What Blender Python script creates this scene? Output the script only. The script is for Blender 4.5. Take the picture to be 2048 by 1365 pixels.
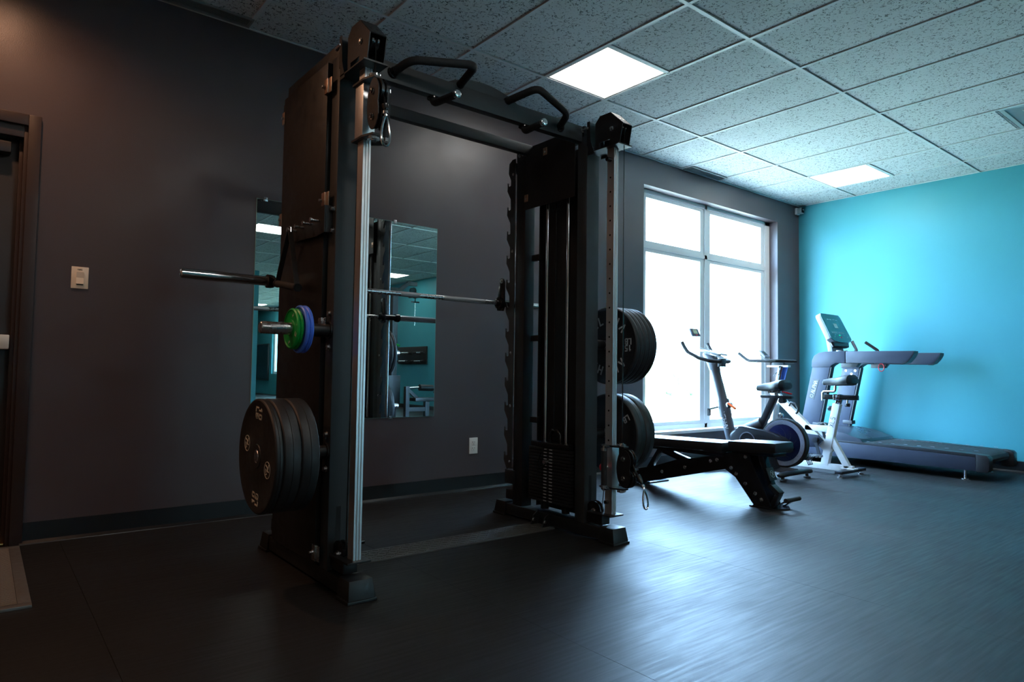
import bpy, math, random
from mathutils import Vector, Matrix
random.seed(4)
PI = math.pi
col = bpy.context.scene.collection
scene = bpy.context.scene
for o in list(bpy.data.objects):
    bpy.data.objects.remove(o)

# ------------------------------------------------------------------ camera, sky, exposure
PITCH, YAW, ROLL, FL = 0.0459, 0.8966, 0.0142, 1329.4
cam_d = bpy.data.cameras.new('camera')
cam = bpy.data.objects.new('camera', cam_d)
col.objects.link(cam)
f = Vector((math.cos(PITCH)*math.cos(YAW), math.cos(PITCH)*math.sin(YAW), math.sin(PITCH)))
rt = Vector((math.sin(YAW), -math.cos(YAW), 0))
up = rt.cross(f)
r2 = rt*math.cos(ROLL) + up*math.sin(ROLL)
u2 = up*math.cos(ROLL) - rt*math.sin(ROLL)
M = Matrix((r2, u2, -f)).transposed().to_4x4()
M.translation = Vector((-7.785, -4.133, 0.893))
cam.matrix_world = M
cam_d.sensor_width = 36.0
cam_d.lens = FL/2048*36.0
cam_d.clip_start = 0.05
cam_d.clip_end = 200
scene.camera = cam

world = bpy.data.worlds.new('sky')
scene.world = world
world.use_nodes = True
wn = world.node_tree
wn.nodes.clear()
wo = wn.nodes.new('ShaderNodeOutputWorld')
wb = wn.nodes.new('ShaderNodeBackground')
wb.inputs['Color'].default_value = (0.39, 0.645, 1.0, 1)
wb.inputs['Strength'].default_value = 56.0
wn.links.new(wb.outputs[0], wo.inputs[0])

scene.view_settings.view_transform = 'Standard'
scene.view_settings.look = 'None'
scene.view_settings.exposure = 0.0
scene.view_settings.gamma = 1.0
scene.view_settings.use_curve_mapping = False

PANEL_E = 14.0      # radiance of the ceiling light panels
WARM_W = 46.0      # watts of the warm downlights by the door

H = 2.97           # ceiling height

# ------------------------------------------------------------------ materials
def mat(name, color, rough=0.5, metal=0.0, spec=0.5, noise=0.0, nscale=40, bump=0.0, bscale=200, coat=0.0, stretch=None, emit=None, estr=0):
    m = bpy.data.materials.new(name)
    m.use_nodes = True
    nt = m.node_tree
    b = nt.nodes['Principled BSDF']
    b.inputs['Base Color'].default_value = (*color, 1)
    b.inputs['Roughness'].default_value = rough
    b.inputs['Metallic'].default_value = metal
    b.inputs['Specular IOR Level'].default_value = spec
    b.inputs['Coat Weight'].default_value = coat
    if emit:
        b.inputs['Emission Color'].default_value = (*emit, 1)
        b.inputs['Emission Strength'].default_value = estr
    if noise or bump:
        geo = nt.nodes.new('ShaderNodeNewGeometry')
        src = geo.outputs['Position']
        if stretch:
            mp = nt.nodes.new('ShaderNodeMapping')
            mp.inputs['Scale'].default_value = stretch
            nt.links.new(src, mp.inputs['Vector'])
            src = mp.outputs['Vector']
    if noise:
        n = nt.nodes.new('ShaderNodeTexNoise')
        n.inputs['Scale'].default_value = nscale
        n.inputs['Detail'].default_value = 3
        nt.links.new(src, n.inputs['Vector'])
        mr = nt.nodes.new('ShaderNodeMapRange')
        mr.inputs['From Min'].default_value = 0.3
        mr.inputs['From Max'].default_value = 0.7
        mr.inputs['To Min'].default_value = max(0.02, rough-noise)
        mr.inputs['To Max'].default_value = min(1, rough+noise)
        nt.links.new(n.outputs['Fac'], mr.inputs['Value'])
        nt.links.new(mr.outputs['Result'], b.inputs['Roughness'])
    if bump:
        n2 = nt.nodes.new('ShaderNodeTexNoise')
        n2.inputs['Scale'].default_value = bscale
        n2.inputs['Detail'].default_value = 2
        nt.links.new(src, n2.inputs['Vector'])
        bp = nt.nodes.new('ShaderNodeBump')
        bp.inputs['Strength'].default_value = bump
        bp.inputs['Distance'].default_value = 0.002
        nt.links.new(n2.outputs['Fac'], bp.inputs['Height'])
        nt.links.new(bp.outputs['Normal'], b.inputs['Normal'])
    return m

MT = {}
MT['wall_dark'] = mat('charcoal_plum_paint', (0.072, 0.053, 0.058), 0.38, spec=0.55, noise=0.05, nscale=3, bump=0.25, bscale=220)
MT['wall_teal'] = mat('teal_paint', (0.045, 0.27, 0.32), 0.5, spec=0.4, noise=0.04, nscale=3, bump=0.3, bscale=220)
MT['wall_beige'] = mat('warm_beige_paint', (0.55, 0.42, 0.30), 0.6, bump=0.2)
MT['white_paint'] = mat('white_window_vinyl', (0.88, 0.89, 0.90), 0.4, noise=0.03, nscale=20)
MT['rail'] = mat('ceiling_rail_enamel', (0.74, 0.76, 0.76), 0.45, noise=0.03, nscale=12)
MT['base'] = mat('black_cove_rubber', (0.010, 0.012, 0.014), 0.34, noise=0.02, nscale=3)
MT['black'] = mat('black_powder_coat', (0.011, 0.011, 0.0115), 0.42, spec=0.5, noise=0.04, nscale=60, bump=0.08, bscale=900)
MT['tread'] = mat('worn_tread_plate', (0.075, 0.070, 0.062), 0.5, noise=0.05, nscale=30)
MT['grey_post'] = mat('charcoal_powder_coat', (0.030, 0.032, 0.033), 0.5, spec=0.5, noise=0.04, nscale=30, bump=0.1, bscale=900)
MT['gloss_black'] = mat('gloss_black_steel', (0.008, 0.008, 0.009), 0.2, spec=0.6, noise=0.05, nscale=40)
MT['panel'] = mat('black_sheet_panel', (0.010, 0.009, 0.009), 0.4, spec=0.5, noise=0.05, nscale=20)
MT['alu'] = mat('brushed_aluminium', (0.78, 0.77, 0.77), 0.40, metal=1.0, noise=0.06, nscale=8, stretch=(60, 60, 1))
MT['chrome'] = mat('polished_chrome', (0.75, 0.75, 0.77), 0.12, metal=1.0, noise=0.03, nscale=40)
MT['steel'] = mat('satin_steel', (0.55, 0.55, 0.56), 0.28, metal=1.0, noise=0.06, nscale=60)
MT['knurl'] = mat('knurled_steel', (0.5, 0.5, 0.5), 0.42, metal=1.0, noise=0.05, nscale=80, bump=0.7, bscale=1400)
MT['tan_clip'] = mat('tan_metal_clip', (0.62, 0.42, 0.30), 0.35, metal=1.0, noise=0.05, nscale=90)
MT['rubber'] = mat('black_plate_rubber', (0.013, 0.013, 0.013), 0.5, noise=0.07, nscale=30, bump=0.15, bscale=500)
MT['foam'] = mat('black_grip_foam', (0.016, 0.016, 0.017), 0.75, noise=0.05, nscale=60, bump=0.3, bscale=900)
MT['green'] = mat('green_plate_rubber', (0.0, 0.34, 0.05), 0.38, noise=0.04, nscale=50)
MT['blue'] = mat('blue_plate_rubber', (0.07, 0.20, 0.80), 0.40, noise=0.04, nscale=50)
MT['white_ink'] = mat('off_white_print', (0.60, 0.57, 0.50), 0.6, noise=0.04, nscale=100)
MT['grey_ink'] = mat('pale_grey_print', (0.50, 0.50, 0.50), 0.6, noise=0.04, nscale=100)
MT['red'] = mat('red_plastic', (0.65, 0.01, 0.02), 0.3, noise=0.04, nscale=60)
MT['orange'] = mat('orange_plastic', (0.95, 0.12, 0.01), 0.35, noise=0.04, nscale=60)
MT['vinyl'] = mat('black_vinyl_upholstery', (0.014, 0.014, 0.015), 0.38, noise=0.03, nscale=8, bump=0.08, bscale=500)
MT['saddle_skin'] = mat('matt_black_saddle_skin', (0.014, 0.015, 0.018), 0.5, noise=0.05, nscale=30)
MT['bike_grey'] = mat('graphite_frame_paint', (0.11, 0.12, 0.14), 0.38, noise=0.05, nscale=30)
MT['bike_plastic'] = mat('dark_moulded_plastic', (0.018, 0.02, 0.026), 0.35, noise=0.06, nscale=40, bump=0.15, bscale=600)
MT['white_frame'] = mat('white_frame_enamel', (0.80, 0.80, 0.80), 0.3, noise=0.04, nscale=40)
MT['fly_blue'] = mat('dark_blue_disc', (0.008, 0.012, 0.06), 0.18, noise=0.04, nscale=30)
MT['fly_rim'] = mat('etched_silver_rim', (0.42, 0.46, 0.60), 0.35, metal=0.3, noise=0.12, nscale=120, bump=0.8, bscale=120)
MT['tm_grey'] = mat('slate_treadmill_shell', (0.030, 0.037, 0.060), 0.45, spec=0.35, noise=0.05, nscale=25, bump=0.1, bscale=700)
MT['tm_silver'] = mat('silver_treadmill_plastic', (0.26, 0.28, 0.34), 0.4, noise=0.05, nscale=25)
MT['tm_dark'] = mat('black_treadmill_trim', (0.02, 0.021, 0.024), 0.4, noise=0.05, nscale=25)
MT['tm_hood'] = mat('glossy_dark_hood', (0.035, 0.042, 0.06), 0.28, noise=0.01, nscale=4)
MT['belt'] = mat('running_belt', (0.022, 0.021, 0.022), 0.6, noise=0.05, nscale=60, bump=0.4, bscale=900)
MT['screen'] = mat('console_glass', (0.0, 0.055, 0.065), 0.12, noise=0.02, nscale=30)
MT['lcd'] = mat('lcd_window', (0.45, 0.48, 0.28), 0.3, noise=0.02, nscale=60)
MT['led_green'] = mat('green_button', (0.0, 0.7, 0.25), 0.3, noise=0.02, nscale=60, emit=(0.0, 1, 0.4), estr=0.5)
MT['screen_print'] = mat('console_print', (0.30, 0.50, 0.52), 0.4, noise=0.02, nscale=60)
MT['ivory'] = mat('ivory_switch_plastic', (0.88, 0.79, 0.64), 0.35, noise=0.03, nscale=80)
MT['white_plastic'] = mat('white_outlet_plastic', (0.80, 0.80, 0.78), 0.35, noise=0.03, nscale=80)
MT['dark_hole'] = mat('dark_opening', (0.006, 0.006, 0.006), 0.8, noise=0.02, nscale=80)
MT['door'] = mat('dark_bronze_door', (0.020, 0.014, 0.012), 0.42, noise=0.05, nscale=14)
MT['doorframe'] = mat('dark_bronze_frame', (0.026, 0.013, 0.010), 0.4, noise=0.05, nscale=14)
MT['bar_cream'] = mat('pale_aluminium_bar', (0.72, 0.66, 0.58), 0.38, metal=0.4, noise=0.04, nscale=30)
MT['brass'] = mat('brass_and_gap_light', (0.85, 0.52, 0.20), 0.3, metal=1.0, noise=0.08, nscale=60)  # brass parts, also the light painted in under the door
MT['mirror'] = mat('silvered_mirror', (0.80, 0.90, 0.90), 0.0, metal=1.0)
MT['glass_edge'] = mat('mirror_glass_edge', (0.25, 0.42, 0.38), 0.15, noise=0.03, nscale=60)
MT['mat_tan'] = mat('tan_carpet_insert', (0.20, 0.16, 0.125), 0.9, noise=0.05, nscale=60, bump=0.6, bscale=800)
MT['mat_frame'] = mat('mill_aluminium_border', (0.20, 0.19, 0.18), 0.45, metal=0.6, noise=0.06, nscale=30)
MT['vent'] = mat('vent_enamel', (0.25, 0.27, 0.28), 0.5, noise=0.04, nscale=30)
MT['diffuser_metal'] = mat('diffuser_enamel', (0.35, 0.42, 0.42), 0.45, noise=0.04, nscale=30)
MT['grass'] = mat('lawn_grass', (0.30, 0.42, 0.20), 0.9, noise=0.05, nscale=6, bump=0.8, bscale=60)
MT['pave'] = mat('bounce_tinted_concrete', (0.92, 0.75, 0.54), 0.85, noise=0.05, nscale=3, bump=0.3, bscale=60)  # sandy tint put in to warm the daylight bounced onto the ceiling
MT['leaf'] = mat('pale_green_foliage', (0.30, 0.44, 0.20), 0.8, noise=0.05, nscale=6)  # one even pale green for all leaves
MT['bark'] = mat('tree_bark', (0.25, 0.2, 0.16), 0.9, bump=0.8, bscale=40)

# floor: rubber with long scuff streaks
def floor_mat():
    m = mat('black_rubber_floor', (0.020, 0.0195, 0.019), 0.4, spec=0.36)
    nt = m.node_tree
    b = nt.nodes['Principled BSDF']
    geo = nt.nodes.new('ShaderNodeNewGeometry')
    mp = nt.nodes.new('ShaderNodeMapping')
    mp.inputs['Scale'].default_value = (1.2, 26, 1)
    mp.inputs['Rotation'].default_value = (0, 0, 0.12)
    n = nt.nodes.new('ShaderNodeTexNoise')
    n.inputs['Scale'].default_value = 3.0
    n.inputs['Detail'].default_value = 6
    n2 = nt.nodes.new('ShaderNodeTexNoise')
    n2.inputs['Scale'].default_value = 1.4
    n2.inputs['Detail'].default_value = 5
    n3 = nt.nodes.new('ShaderNodeTexNoise')
    n3.inputs['Scale'].default_value = 420
    nt.links.new(geo.outputs['Position'], mp.inputs['Vector'])
    nt.links.new(mp.outputs['Vector'], n.inputs['Vector'])
    nt.links.new(geo.outputs['Position'], n2.inputs['Vector'])
    nt.links.new(geo.outputs['Position'], n3.inputs['Vector'])
    ad = nt.nodes.new('ShaderNodeMath'); ad.operation = 'ADD'
    nt.links.new(n.outputs['Fac'], ad.inputs[0]); nt.links.new(n2.outputs['Fac'], ad.inputs[1])
    mr = nt.nodes.new('ShaderNodeMapRange')
    mr.inputs['From Min'].default_value = 0.7; mr.inputs['From Max'].default_value = 1.3
    mr.inputs['To Min'].default_value = 0.42; mr.inputs['To Max'].default_value = 0.58
    nt.links.new(ad.outputs[0], mr.inputs['Value'])
    nt.links.new(mr.outputs['Result'], b.inputs['Roughness'])
    bp = nt.nodes.new('ShaderNodeBump'); bp.inputs['Strength'].default_value = 0.22; bp.inputs['Distance'].default_value = 0.0015
    bp2 = nt.nodes.new('ShaderNodeBump'); bp2.inputs['Strength'].default_value = 0.25; bp2.inputs['Distance'].default_value = 0.0008
    nt.links.new(n.outputs['Fac'], bp.inputs['Height'])
    nt.links.new(n3.outputs['Fac'], bp2.inputs['Height'])
    nt.links.new(bp.outputs['Normal'], bp2.inputs['Normal'])
    nt.links.new(bp2.outputs['Normal'], b.inputs['Normal'])
    cr = nt.nodes.new('ShaderNodeMix'); cr.data_type = 'RGBA'
    cr.inputs['A'].default_value = (0.008, 0.0076, 0.0072, 1); cr.inputs['B'].default_value = (0.014, 0.0134, 0.0126, 1)
    nt.links.new(n2.outputs['Fac'], cr.inputs['Factor'])
    nt.links.new(cr.outputs['Result'], b.inputs['Base Color'])
    return m
MT['floor'] = floor_mat()

def tile_mat():
    m = mat('fissured_mineral_tile', (0.62, 0.65, 0.66), 0.9, spec=0.1)
    nt = m.node_tree
    b = nt.nodes['Principled BSDF']
    geo = nt.nodes.new('ShaderNodeNewGeometry')
    n1 = nt.nodes.new('ShaderNodeTexNoise'); n1.inputs['Scale'].default_value = 36; n1.inputs['Detail'].default_value = 2.0; n1.inputs['Distortion'].default_value = 0.6
    n2 = nt.nodes.new('ShaderNodeTexNoise'); n2.inputs['Scale'].default_value = 55; n2.inputs['Detail'].default_value = 1
    n3 = nt.nodes.new('ShaderNodeTexNoise'); n3.inputs['Scale'].default_value = 300; n3.inputs['Detail'].default_value = 1
    for n in (n1, n2, n3):
        nt.links.new(geo.outputs['Position'], n.inputs['Vector'])
    def math_(op, a, bb):
        k = nt.nodes.new('ShaderNodeMath'); k.operation = op
        for i, v in enumerate((a, bb)):
            if isinstance(v, (int, float)): k.inputs[i].default_value = v
            elif v is not None: nt.links.new(v, k.inputs[i])
        return k.outputs[0]
    d = math_('ABSOLUTE', math_('SUBTRACT', n1.outputs['Fac'], 0.5), None)
    band = math_('LESS_THAN', d, 0.028)
    dash = math_('GREATER_THAN', n2.outputs['Fac'], 0.50)
    mark = math_('MULTIPLY', band, dash)
    mx = nt.nodes.new('ShaderNodeMix'); mx.data_type = 'RGBA'
    mx.inputs['A'].default_value = (0.72, 0.75, 0.75, 1); mx.inputs['B'].default_value = (0.13, 0.15, 0.15, 1)
    nt.links.new(mark, mx.inputs['Factor'])
    nt.links.new(mx.outputs['Result'], b.inputs['Base Color'])
    inv = math_('SUBTRACT', 1.0, mark)
    h = math_('ADD', inv, math_('MULTIPLY', n3.outputs['Fac'], 0.4))
    bp = nt.nodes.new('ShaderNodeBump'); bp.inputs['Strength'].default_value = 0.5; bp.inputs['Distance'].default_value = 0.003
    nt.links.new(h, bp.inputs['Height']); nt.links.new(bp.outputs['Normal'], b.inputs['Normal'])
    return m
MT['tile'] = tile_mat()

def emis(name, c, s):
    m = bpy.data.materials.new(name); m.use_nodes = True
    nt = m.node_tree; nt.nodes.clear()
    o = nt.nodes.new('ShaderNodeOutputMaterial'); e = nt.nodes.new('ShaderNodeEmission')
    e.inputs['Color'].default_value = (*c, 1); e.inputs['Strength'].default_value = s
    nt.links.new(e.outputs[0], o.inputs[0])
    return m
MT['lamp'] = emis('light_panel_diffuser', (1.0, 0.98, 0.93), PANEL_E)
MT['warm_lamp'] = emis('warm_downlight_lens', (1.0, 0.62, 0.34), 12)

def glass_mat():
    m = bpy.data.materials.new('window_glass'); m.use_nodes = True
    nt = m.node_tree; nt.nodes.clear()
    o = nt.nodes.new('ShaderNodeOutputMaterial')
    t = nt.nodes.new('ShaderNodeBsdfTransparent'); t.inputs['Color'].default_value = (0.94, 0.97, 0.96, 1)
    g = nt.nodes.new('ShaderNodeBsdfGlossy'); g.inputs['Roughness'].default_value = 0.02
    mx = nt.nodes.new('ShaderNodeMixShader')
    mx.inputs[0].default_value = 0.04; nt.links.new(t.outputs[0], mx.inputs[1]); nt.links.new(g.outputs[0], mx.inputs[2])
    nt.links.new(mx.outputs[0], o.inputs[0])
    return m
MT['glass'] = glass_mat()
MT['glass_dimmed'] = glass_mat()
MT['glass_dimmed'].node_tree.nodes['Transparent BSDF'].inputs['Color'].default_value = (0.40, 0.46, 0.42, 1)  # far panes darkened to cut the daylight they let in

# ------------------------------------------------------------------ mesh builder
def V(*a): return Vector(a)
class MB:
    def __init__(s): s.v = []; s.f = []
    def add(s, vs, fs):
        n = len(s.v); s.v += [Vector(x) for x in vs]; s.f += [tuple(i+n for i in q) for q in fs]; return s
    def box(s, a, b):
        x0, x1 = sorted((a[0], b[0])); y0, y1 = sorted((a[1], b[1])); z0, z1 = sorted((a[2], b[2]))
        return s.add([(x0,y0,z0),(x1,y0,z0),(x1,y1,z0),(x0,y1,z0),(x0,y0,z1),(x1,y0,z1),(x1,y1,z1),(x0,y1,z1)],
                     [(0,3,2,1),(4,5,6,7),(0,1,5,4),(1,2,6,5),(2,3,7,6),(3,0,4,7)])
    def frustum(s, cx, cy, z0, z1, hx0, hy0, hx1, hy1):
        return s.add([(cx-hx0,cy-hy0,z0),(cx+hx0,cy-hy0,z0),(cx+hx0,cy+hy0,z0),(cx-hx0,cy+hy0,z0),(cx-hx1,cy-hy1,z1),(cx+hx1,cy-hy1,z1),(cx+hx1,cy+hy1,z1),(cx-hx1,cy+hy1,z1)],
                     [(0,3,2,1),(4,5,6,7),(0,1,5,4),(1,2,6,5),(2,3,7,6),(3,0,4,7)])
    def prism(s, poly, axis, a, b):
        # poly: list of 2D points in the plane normal to axis
        def P(p, t):
            if axis == 'x': return (t, p[0], p[1])
            if axis == 'y': return (p[0], t, p[1])
            return (p[0], p[1], t)
        n = len(poly)
        vs = [P(p, a) for p in poly] + [P(p, b) for p in poly]
        fs = [tuple(range(n)), tuple(range(2*n-1, n-1, -1))]
        fs += [(i, i+n, (i+1) % n+n, (i+1) % n) for i in range(n)]
        return s.add(vs, fs)
    def tube(s, pts, r, n=12, ry=None):
        pts = [Vector(p) for p in pts]
        rs = r if isinstance(r, (list, tuple)) else [r]*len(pts)
        rings = []
        prev = None
        for i, p in enumerate(pts):
            if i == 0: t = pts[1]-pts[0]
            elif i == len(pts)-1: t = pts[-1]-pts[-2]
            else: t = (pts[i+1]-p).normalized() + (p-pts[i-1]).normalized()
            t.normalize()
            if prev is None:
                a = Vector((0, 0, 1)) if abs(t.z) < 0.9 else Vector((1, 0, 0))
                x = t.cross(a).normalized()
            else:
                x = (prev - t*prev.dot(t)).normalized()
            prev = x
            y = t.cross(x)
            rings.append([p + x*math.cos(2*PI*k/n)*rs[i] + y*math.sin(2*PI*k/n)*(ry or 1)*rs[i] for k in range(n)])
        vs = [v for ring in rings for v in ring]
        fs = []
        for i in range(len(pts)-1):
            for k in range(n):
                fs.append((i*n+k, i*n+(k+1) % n, (i+1)*n+(k+1) % n, (i+1)*n+k))
        fs.append(tuple(range(n-1, -1, -1))); fs.append(tuple((len(pts)-1)*n+k for k in range(n)))
        return s.add(vs, fs)
    def cyl(s, a, b, r, n=16): return s.tube([a, b], r, n)
    def lathe(s, origin, axis, prof, n=32, closed=False):
        # prof: (t along axis, radius)
        o = Vector(origin); ax = Vector(axis).normalized()
        a = Vector((0, 0, 1)) if abs(ax.z) < 0.9 else Vector((1, 0, 0))
        x = ax.cross(a).normalized(); y = ax.cross(x)
        vs = []; m = len(prof)
        for t, r in prof:
            for k in range(n):
                vs.append(o+ax*t+(x*math.cos(2*PI*k/n)+y*math.sin(2*PI*k/n))*r)
        fs = []
        for i in range(m-1 if not closed else m):
            j = (i+1) % m
            for k in range(n):
                fs.append((i*n+k, i*n+(k+1) % n, j*n+(k+1) % n, j*n+k))
        if not closed:
            fs.append(tuple(range(n-1, -1, -1))); fs.append(tuple((m-1)*n+k for k in range(n)))
        return s.add(vs, fs)
    def loft(s, rings, n=16, power=2.0):
        # rings: (centre, half-vector a, half-vector b)
        vs = []
        for c, a, b in rings:
            c, a, b = Vector(c), Vector(a), Vector(b)
            for k in range(n):
                ct, st = math.cos(2*PI*k/n), math.sin(2*PI*k/n)
                e = 2.0/power
                vs.append(c + a*math.copysign(abs(ct)**e, ct) + b*math.copysign(abs(st)**e, st))
        m = len(rings); fs = []
        for i in range(m-1):
            for k in range(n):
                fs.append((i*n+k, i*n+(k+1) % n, (i+1)*n+(k+1) % n, (i+1)*n+k))
        fs.append(tuple(range(n-1, -1, -1))); fs.append(tuple((m-1)*n+k for k in range(n)))
        return s.add(vs, fs)
    def beam(s, a, b, w, h, up=(0, 0, 1)):
        a, b = Vector(a), Vector(b); t = (b-a).normalized(); u = Vector(up)
        x = t.cross(u)
        if x.length < 1e-4: x = t.cross(Vector((0, 1, 0)))
        x.normalize(); y = x.cross(t)
        vs = []
        for p in (a, b):
            for sx, sy in ((-1,-1),(1,-1),(1,1),(-1,1)):
                vs.append(p + x*sx*w/2 + y*sy*h/2)
        return s.add(vs, [(0,1,2,3),(7,6,5,4),(0,4,5,1),(1,5,6,2),(2,6,7,3),(3,7,4,0)])
    def build(s, name, m, parent=None, bevel=0.0, smooth=True, kind=None, label=None):
        me = bpy.data.meshes.new(name)
        off = Vector((0, 0, 0))
        if parent is not None:
            r = parent
            while r.parent: r = r.parent
            if r.get('local') is None: off = r.location
        me.from_pydata([tuple(v-off) for v in s.v], [], s.f)
        import bmesh
        bm = bmesh.new(); bm.from_mesh(me)
        bmesh.ops.recalc_face_normals(bm, faces=bm.faces)
        if bevel:
            es = [e for e in bm.edges if len(e.link_faces) == 2 and e.calc_face_angle(0) > 0.6]
            bmesh.ops.bevel(bm, geom=es, offset=bevel, offset_type='OFFSET', segments=2, profile=0.6, affect='EDGES', clamp_overlap=True)
        bm.to_mesh(me); bm.free()
        if smooth:
            me.shade_smooth()
            me.set_sharp_from_angle(angle=math.radians(38))
        me.materials.append(MT[m] if isinstance(m, str) else m)
        o = bpy.data.objects.new(name, me); col.objects.link(o)
        if parent is not None: o.parent = parent
        if kind: o['kind'] = kind
        if label: o['label'] = label
        return o

def thing(name, label, cat, loc=(0, 0, 0), group=None, local=False, rotz=0):
    o = bpy.data.objects.new(name, None); col.objects.link(o)
    o.empty_display_size = 0.05
    o.location = loc; o['label'] = label; o['category'] = cat
    if group: o['group'] = group
    if local: o['local'] = 1; o.rotation_euler = (0, 0, rotz)
    return o
def tag(o, label, cat, group=None):
    o['label'] = label; o['category'] = cat
    if group: o['group'] = group
    return o
def struct(o): o['kind'] = 'structure'; return o
def dup(root, loc, label=None, group=None):
    r = root.copy(); col.objects.link(r); r.location = loc
    if label: r['label'] = label
    if group: r['group'] = group
    for ch in list(root.children):
        c = ch.copy(); col.objects.link(c); c.parent = r
        for g in list(ch.children):
            d = g.copy(); col.objects.link(d); d.parent = c
    return r

# stroke lettering, glyph cell 0.6 x 1
GL = {
 'A': [((0,0),(.3,1)),((.3,1),(.6,0))], 'L': [((0,1),(0,0)),((0,0),(.5,0))],
 'P': [((0,0),(0,1)),((0,1),(.55,1)),((.55,1),(.55,.5)),((.55,.5),(0,.5))],
 'H': [((0,0),(0,1)),((.6,0),(.6,1)),((0,.5),(.6,.5))],
 '1': [((.3,0),(.3,1)),((.3,1),(.08,.78))],
 '0': [((.05,.15),(.05,.85)),((.05,.85),(.18,1)),((.18,1),(.42,1)),((.42,1),(.55,.85)),((.55,.85),(.55,.15)),((.55,.15),(.42,0)),((.42,0),(.18,0)),((.18,0),(.05,.15))],
 '5': [((.52,1),(.08,1)),((.08,1),(.08,.56)),((.08,.56),(.4,.56)),((.4,.56),(.53,.42)),((.53,.42),(.53,.14)),((.53,.14),(.4,0)),((.4,0),(.05,0))],
 'B': [((0,0),(0,1)),((0,1),(.4,1)),((.4,1),(.5,.85)),((.5,.85),(.5,.65)),((.5,.65),(.4,.52)),((.4,.52),(0,.52)),((.4,.52),(.55,.38)),((.55,.38),(.55,.14)),((.55,.14),(.4,0)),((.4,0),(0,0))],
 'X': [((0,0),(.55,1)),((0,1),(.55,0))], 'S': [((.52,1),(.08,1)),((.08,1),(.08,.56)),((.08,.56),(.52,.44)),((.52,.44),(.52,0)),((.52,0),(.05,0))],
 'C': [((.55,.9),(.4,1)),((.4,1),(.15,1)),((.15,1),(0,.8)),((0,.8),(0,.2)),((0,.2),(.15,0)),((.15,0),(.4,0)),((.4,0),(.55,.1))],
 'F': [((0,0),(0,1)),((0,1),(.5,1)),((0,.52),(.4,.52))],
 'E': [((.5,0),(0,0)),((0,0),(0,1)),((0,1),(.5,1)),((0,.52),(.42,.52))],
 '2': [((.02,.85),(.15,1)),((.15,1),(.4,1)),((.4,1),(.52,.85)),((.52,.85),(.52,.62)),((.52,.62),(0,0)),((0,0),(.55,0))],
}
def letters(mb, text, origin, xd, yd, size, w=0.16, depth=0.001, centre=True):
    xd = Vector(xd).normalized(); yd = Vector(yd).normalized(); zd = xd.cross(yd).normalized()
    adv = 0.82
    L = (len(text)*adv-0.22)*size
    o = Vector(origin) - (xd*L/2 + yd*size/2 if centre else Vector((0, 0, 0)))
    for i, ch in enumerate(text):
        for a, b in GL.get(ch, []):
            A = o + xd*(i*adv+a[0])*size + yd*a[1]*size
            B = o + xd*(i*adv+b[0])*size + yd*b[1]*size
            t = (B-A).normalized()
            A = A - t*w*size*0.4; B = B + t*w*size*0.4
            mb.beam(A, B, w*size, depth, up=zd)
    return mb

# ------------------------------------------------------------------ the room shell
XW = -9.60; YS = -24.0
fl = struct(MB().box((XW-.2, YS-.2, -.12), (.2, .2, -.008)).build('floor', 'base', smooth=False))
seams = [XW]
x = -4.994
while x - 1.22 > XW: x -= 1.22
while x < -.05:
    seams.append(x); x += 1.22
seams.append(0.0)
for i in range(len(seams)-1):
    MB().box((seams[i]+.0006, -12.0, -.008), (seams[i+1]-.0006, 0, 0)).build('rubber_sheet', 'floor', fl, smooth=False)
    MB().box((seams[i]+.0006, YS, -.008), (seams[i+1]-.0006, -12.0015, 0)).build('rubber_sheet', 'floor', fl, smooth=False)

WX0, WX1, WZ0, WZ1 = -2.895, -0.494, 0.33, 2.705
w = MB()
w.box((XW-.2, 0, 0), (-8.655, .2, H+.15)); w.box((-8.655, 0, 2.11), (-7.637, .2, H+.15))
w.box((-7.637, 0, 0), (WX0, .2, H+.15)); w.box((WX0, 0, 0), (WX1, .2, WZ0)); w.box((WX0, 0, WZ1), (WX1, .2, H+.15)); w.box((WX1, 0, 0), (.2, .2, H+.15))
wall_n = struct(w.build('wall_north', 'wall_dark', smooth=False))
w = MB()
w.box((0, -10.9, 0), (.2, 0, H+.15)); w.box((0, -14.4, 0), (.2, -10.9, .7)); w.box((0, -14.4, 2.3), (.2, -10.9, H+.15)); w.box((0, -15.4, 0), (.2, -14.4, H+.15)); w.box((0, -18.8, 0), (.2, -15.4, .7)); w.box((0, -18.8, 2.2), (.2, -15.4, H+.15)); w.box((0, YS-.2, 0), (.2, -18.8, H+.15))
wall_e = struct(w.build('wall_east', 'wall_teal', smooth=False))
struct(MB().box((XW-.2, YS-.2, 0), (XW, 0, H+.15)).build('wall_west', 'wall_beige', smooth=False))
struct(MB().box((XW, YS-.2, 0), (0, YS, H+.15)).build('wall_south', 'wall_teal', smooth=False))
struct(MB().box((XW, -10.45, 0), (-3.20, -10.30, H)).build('wall_partition', 'wall_teal', smooth=False))

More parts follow.
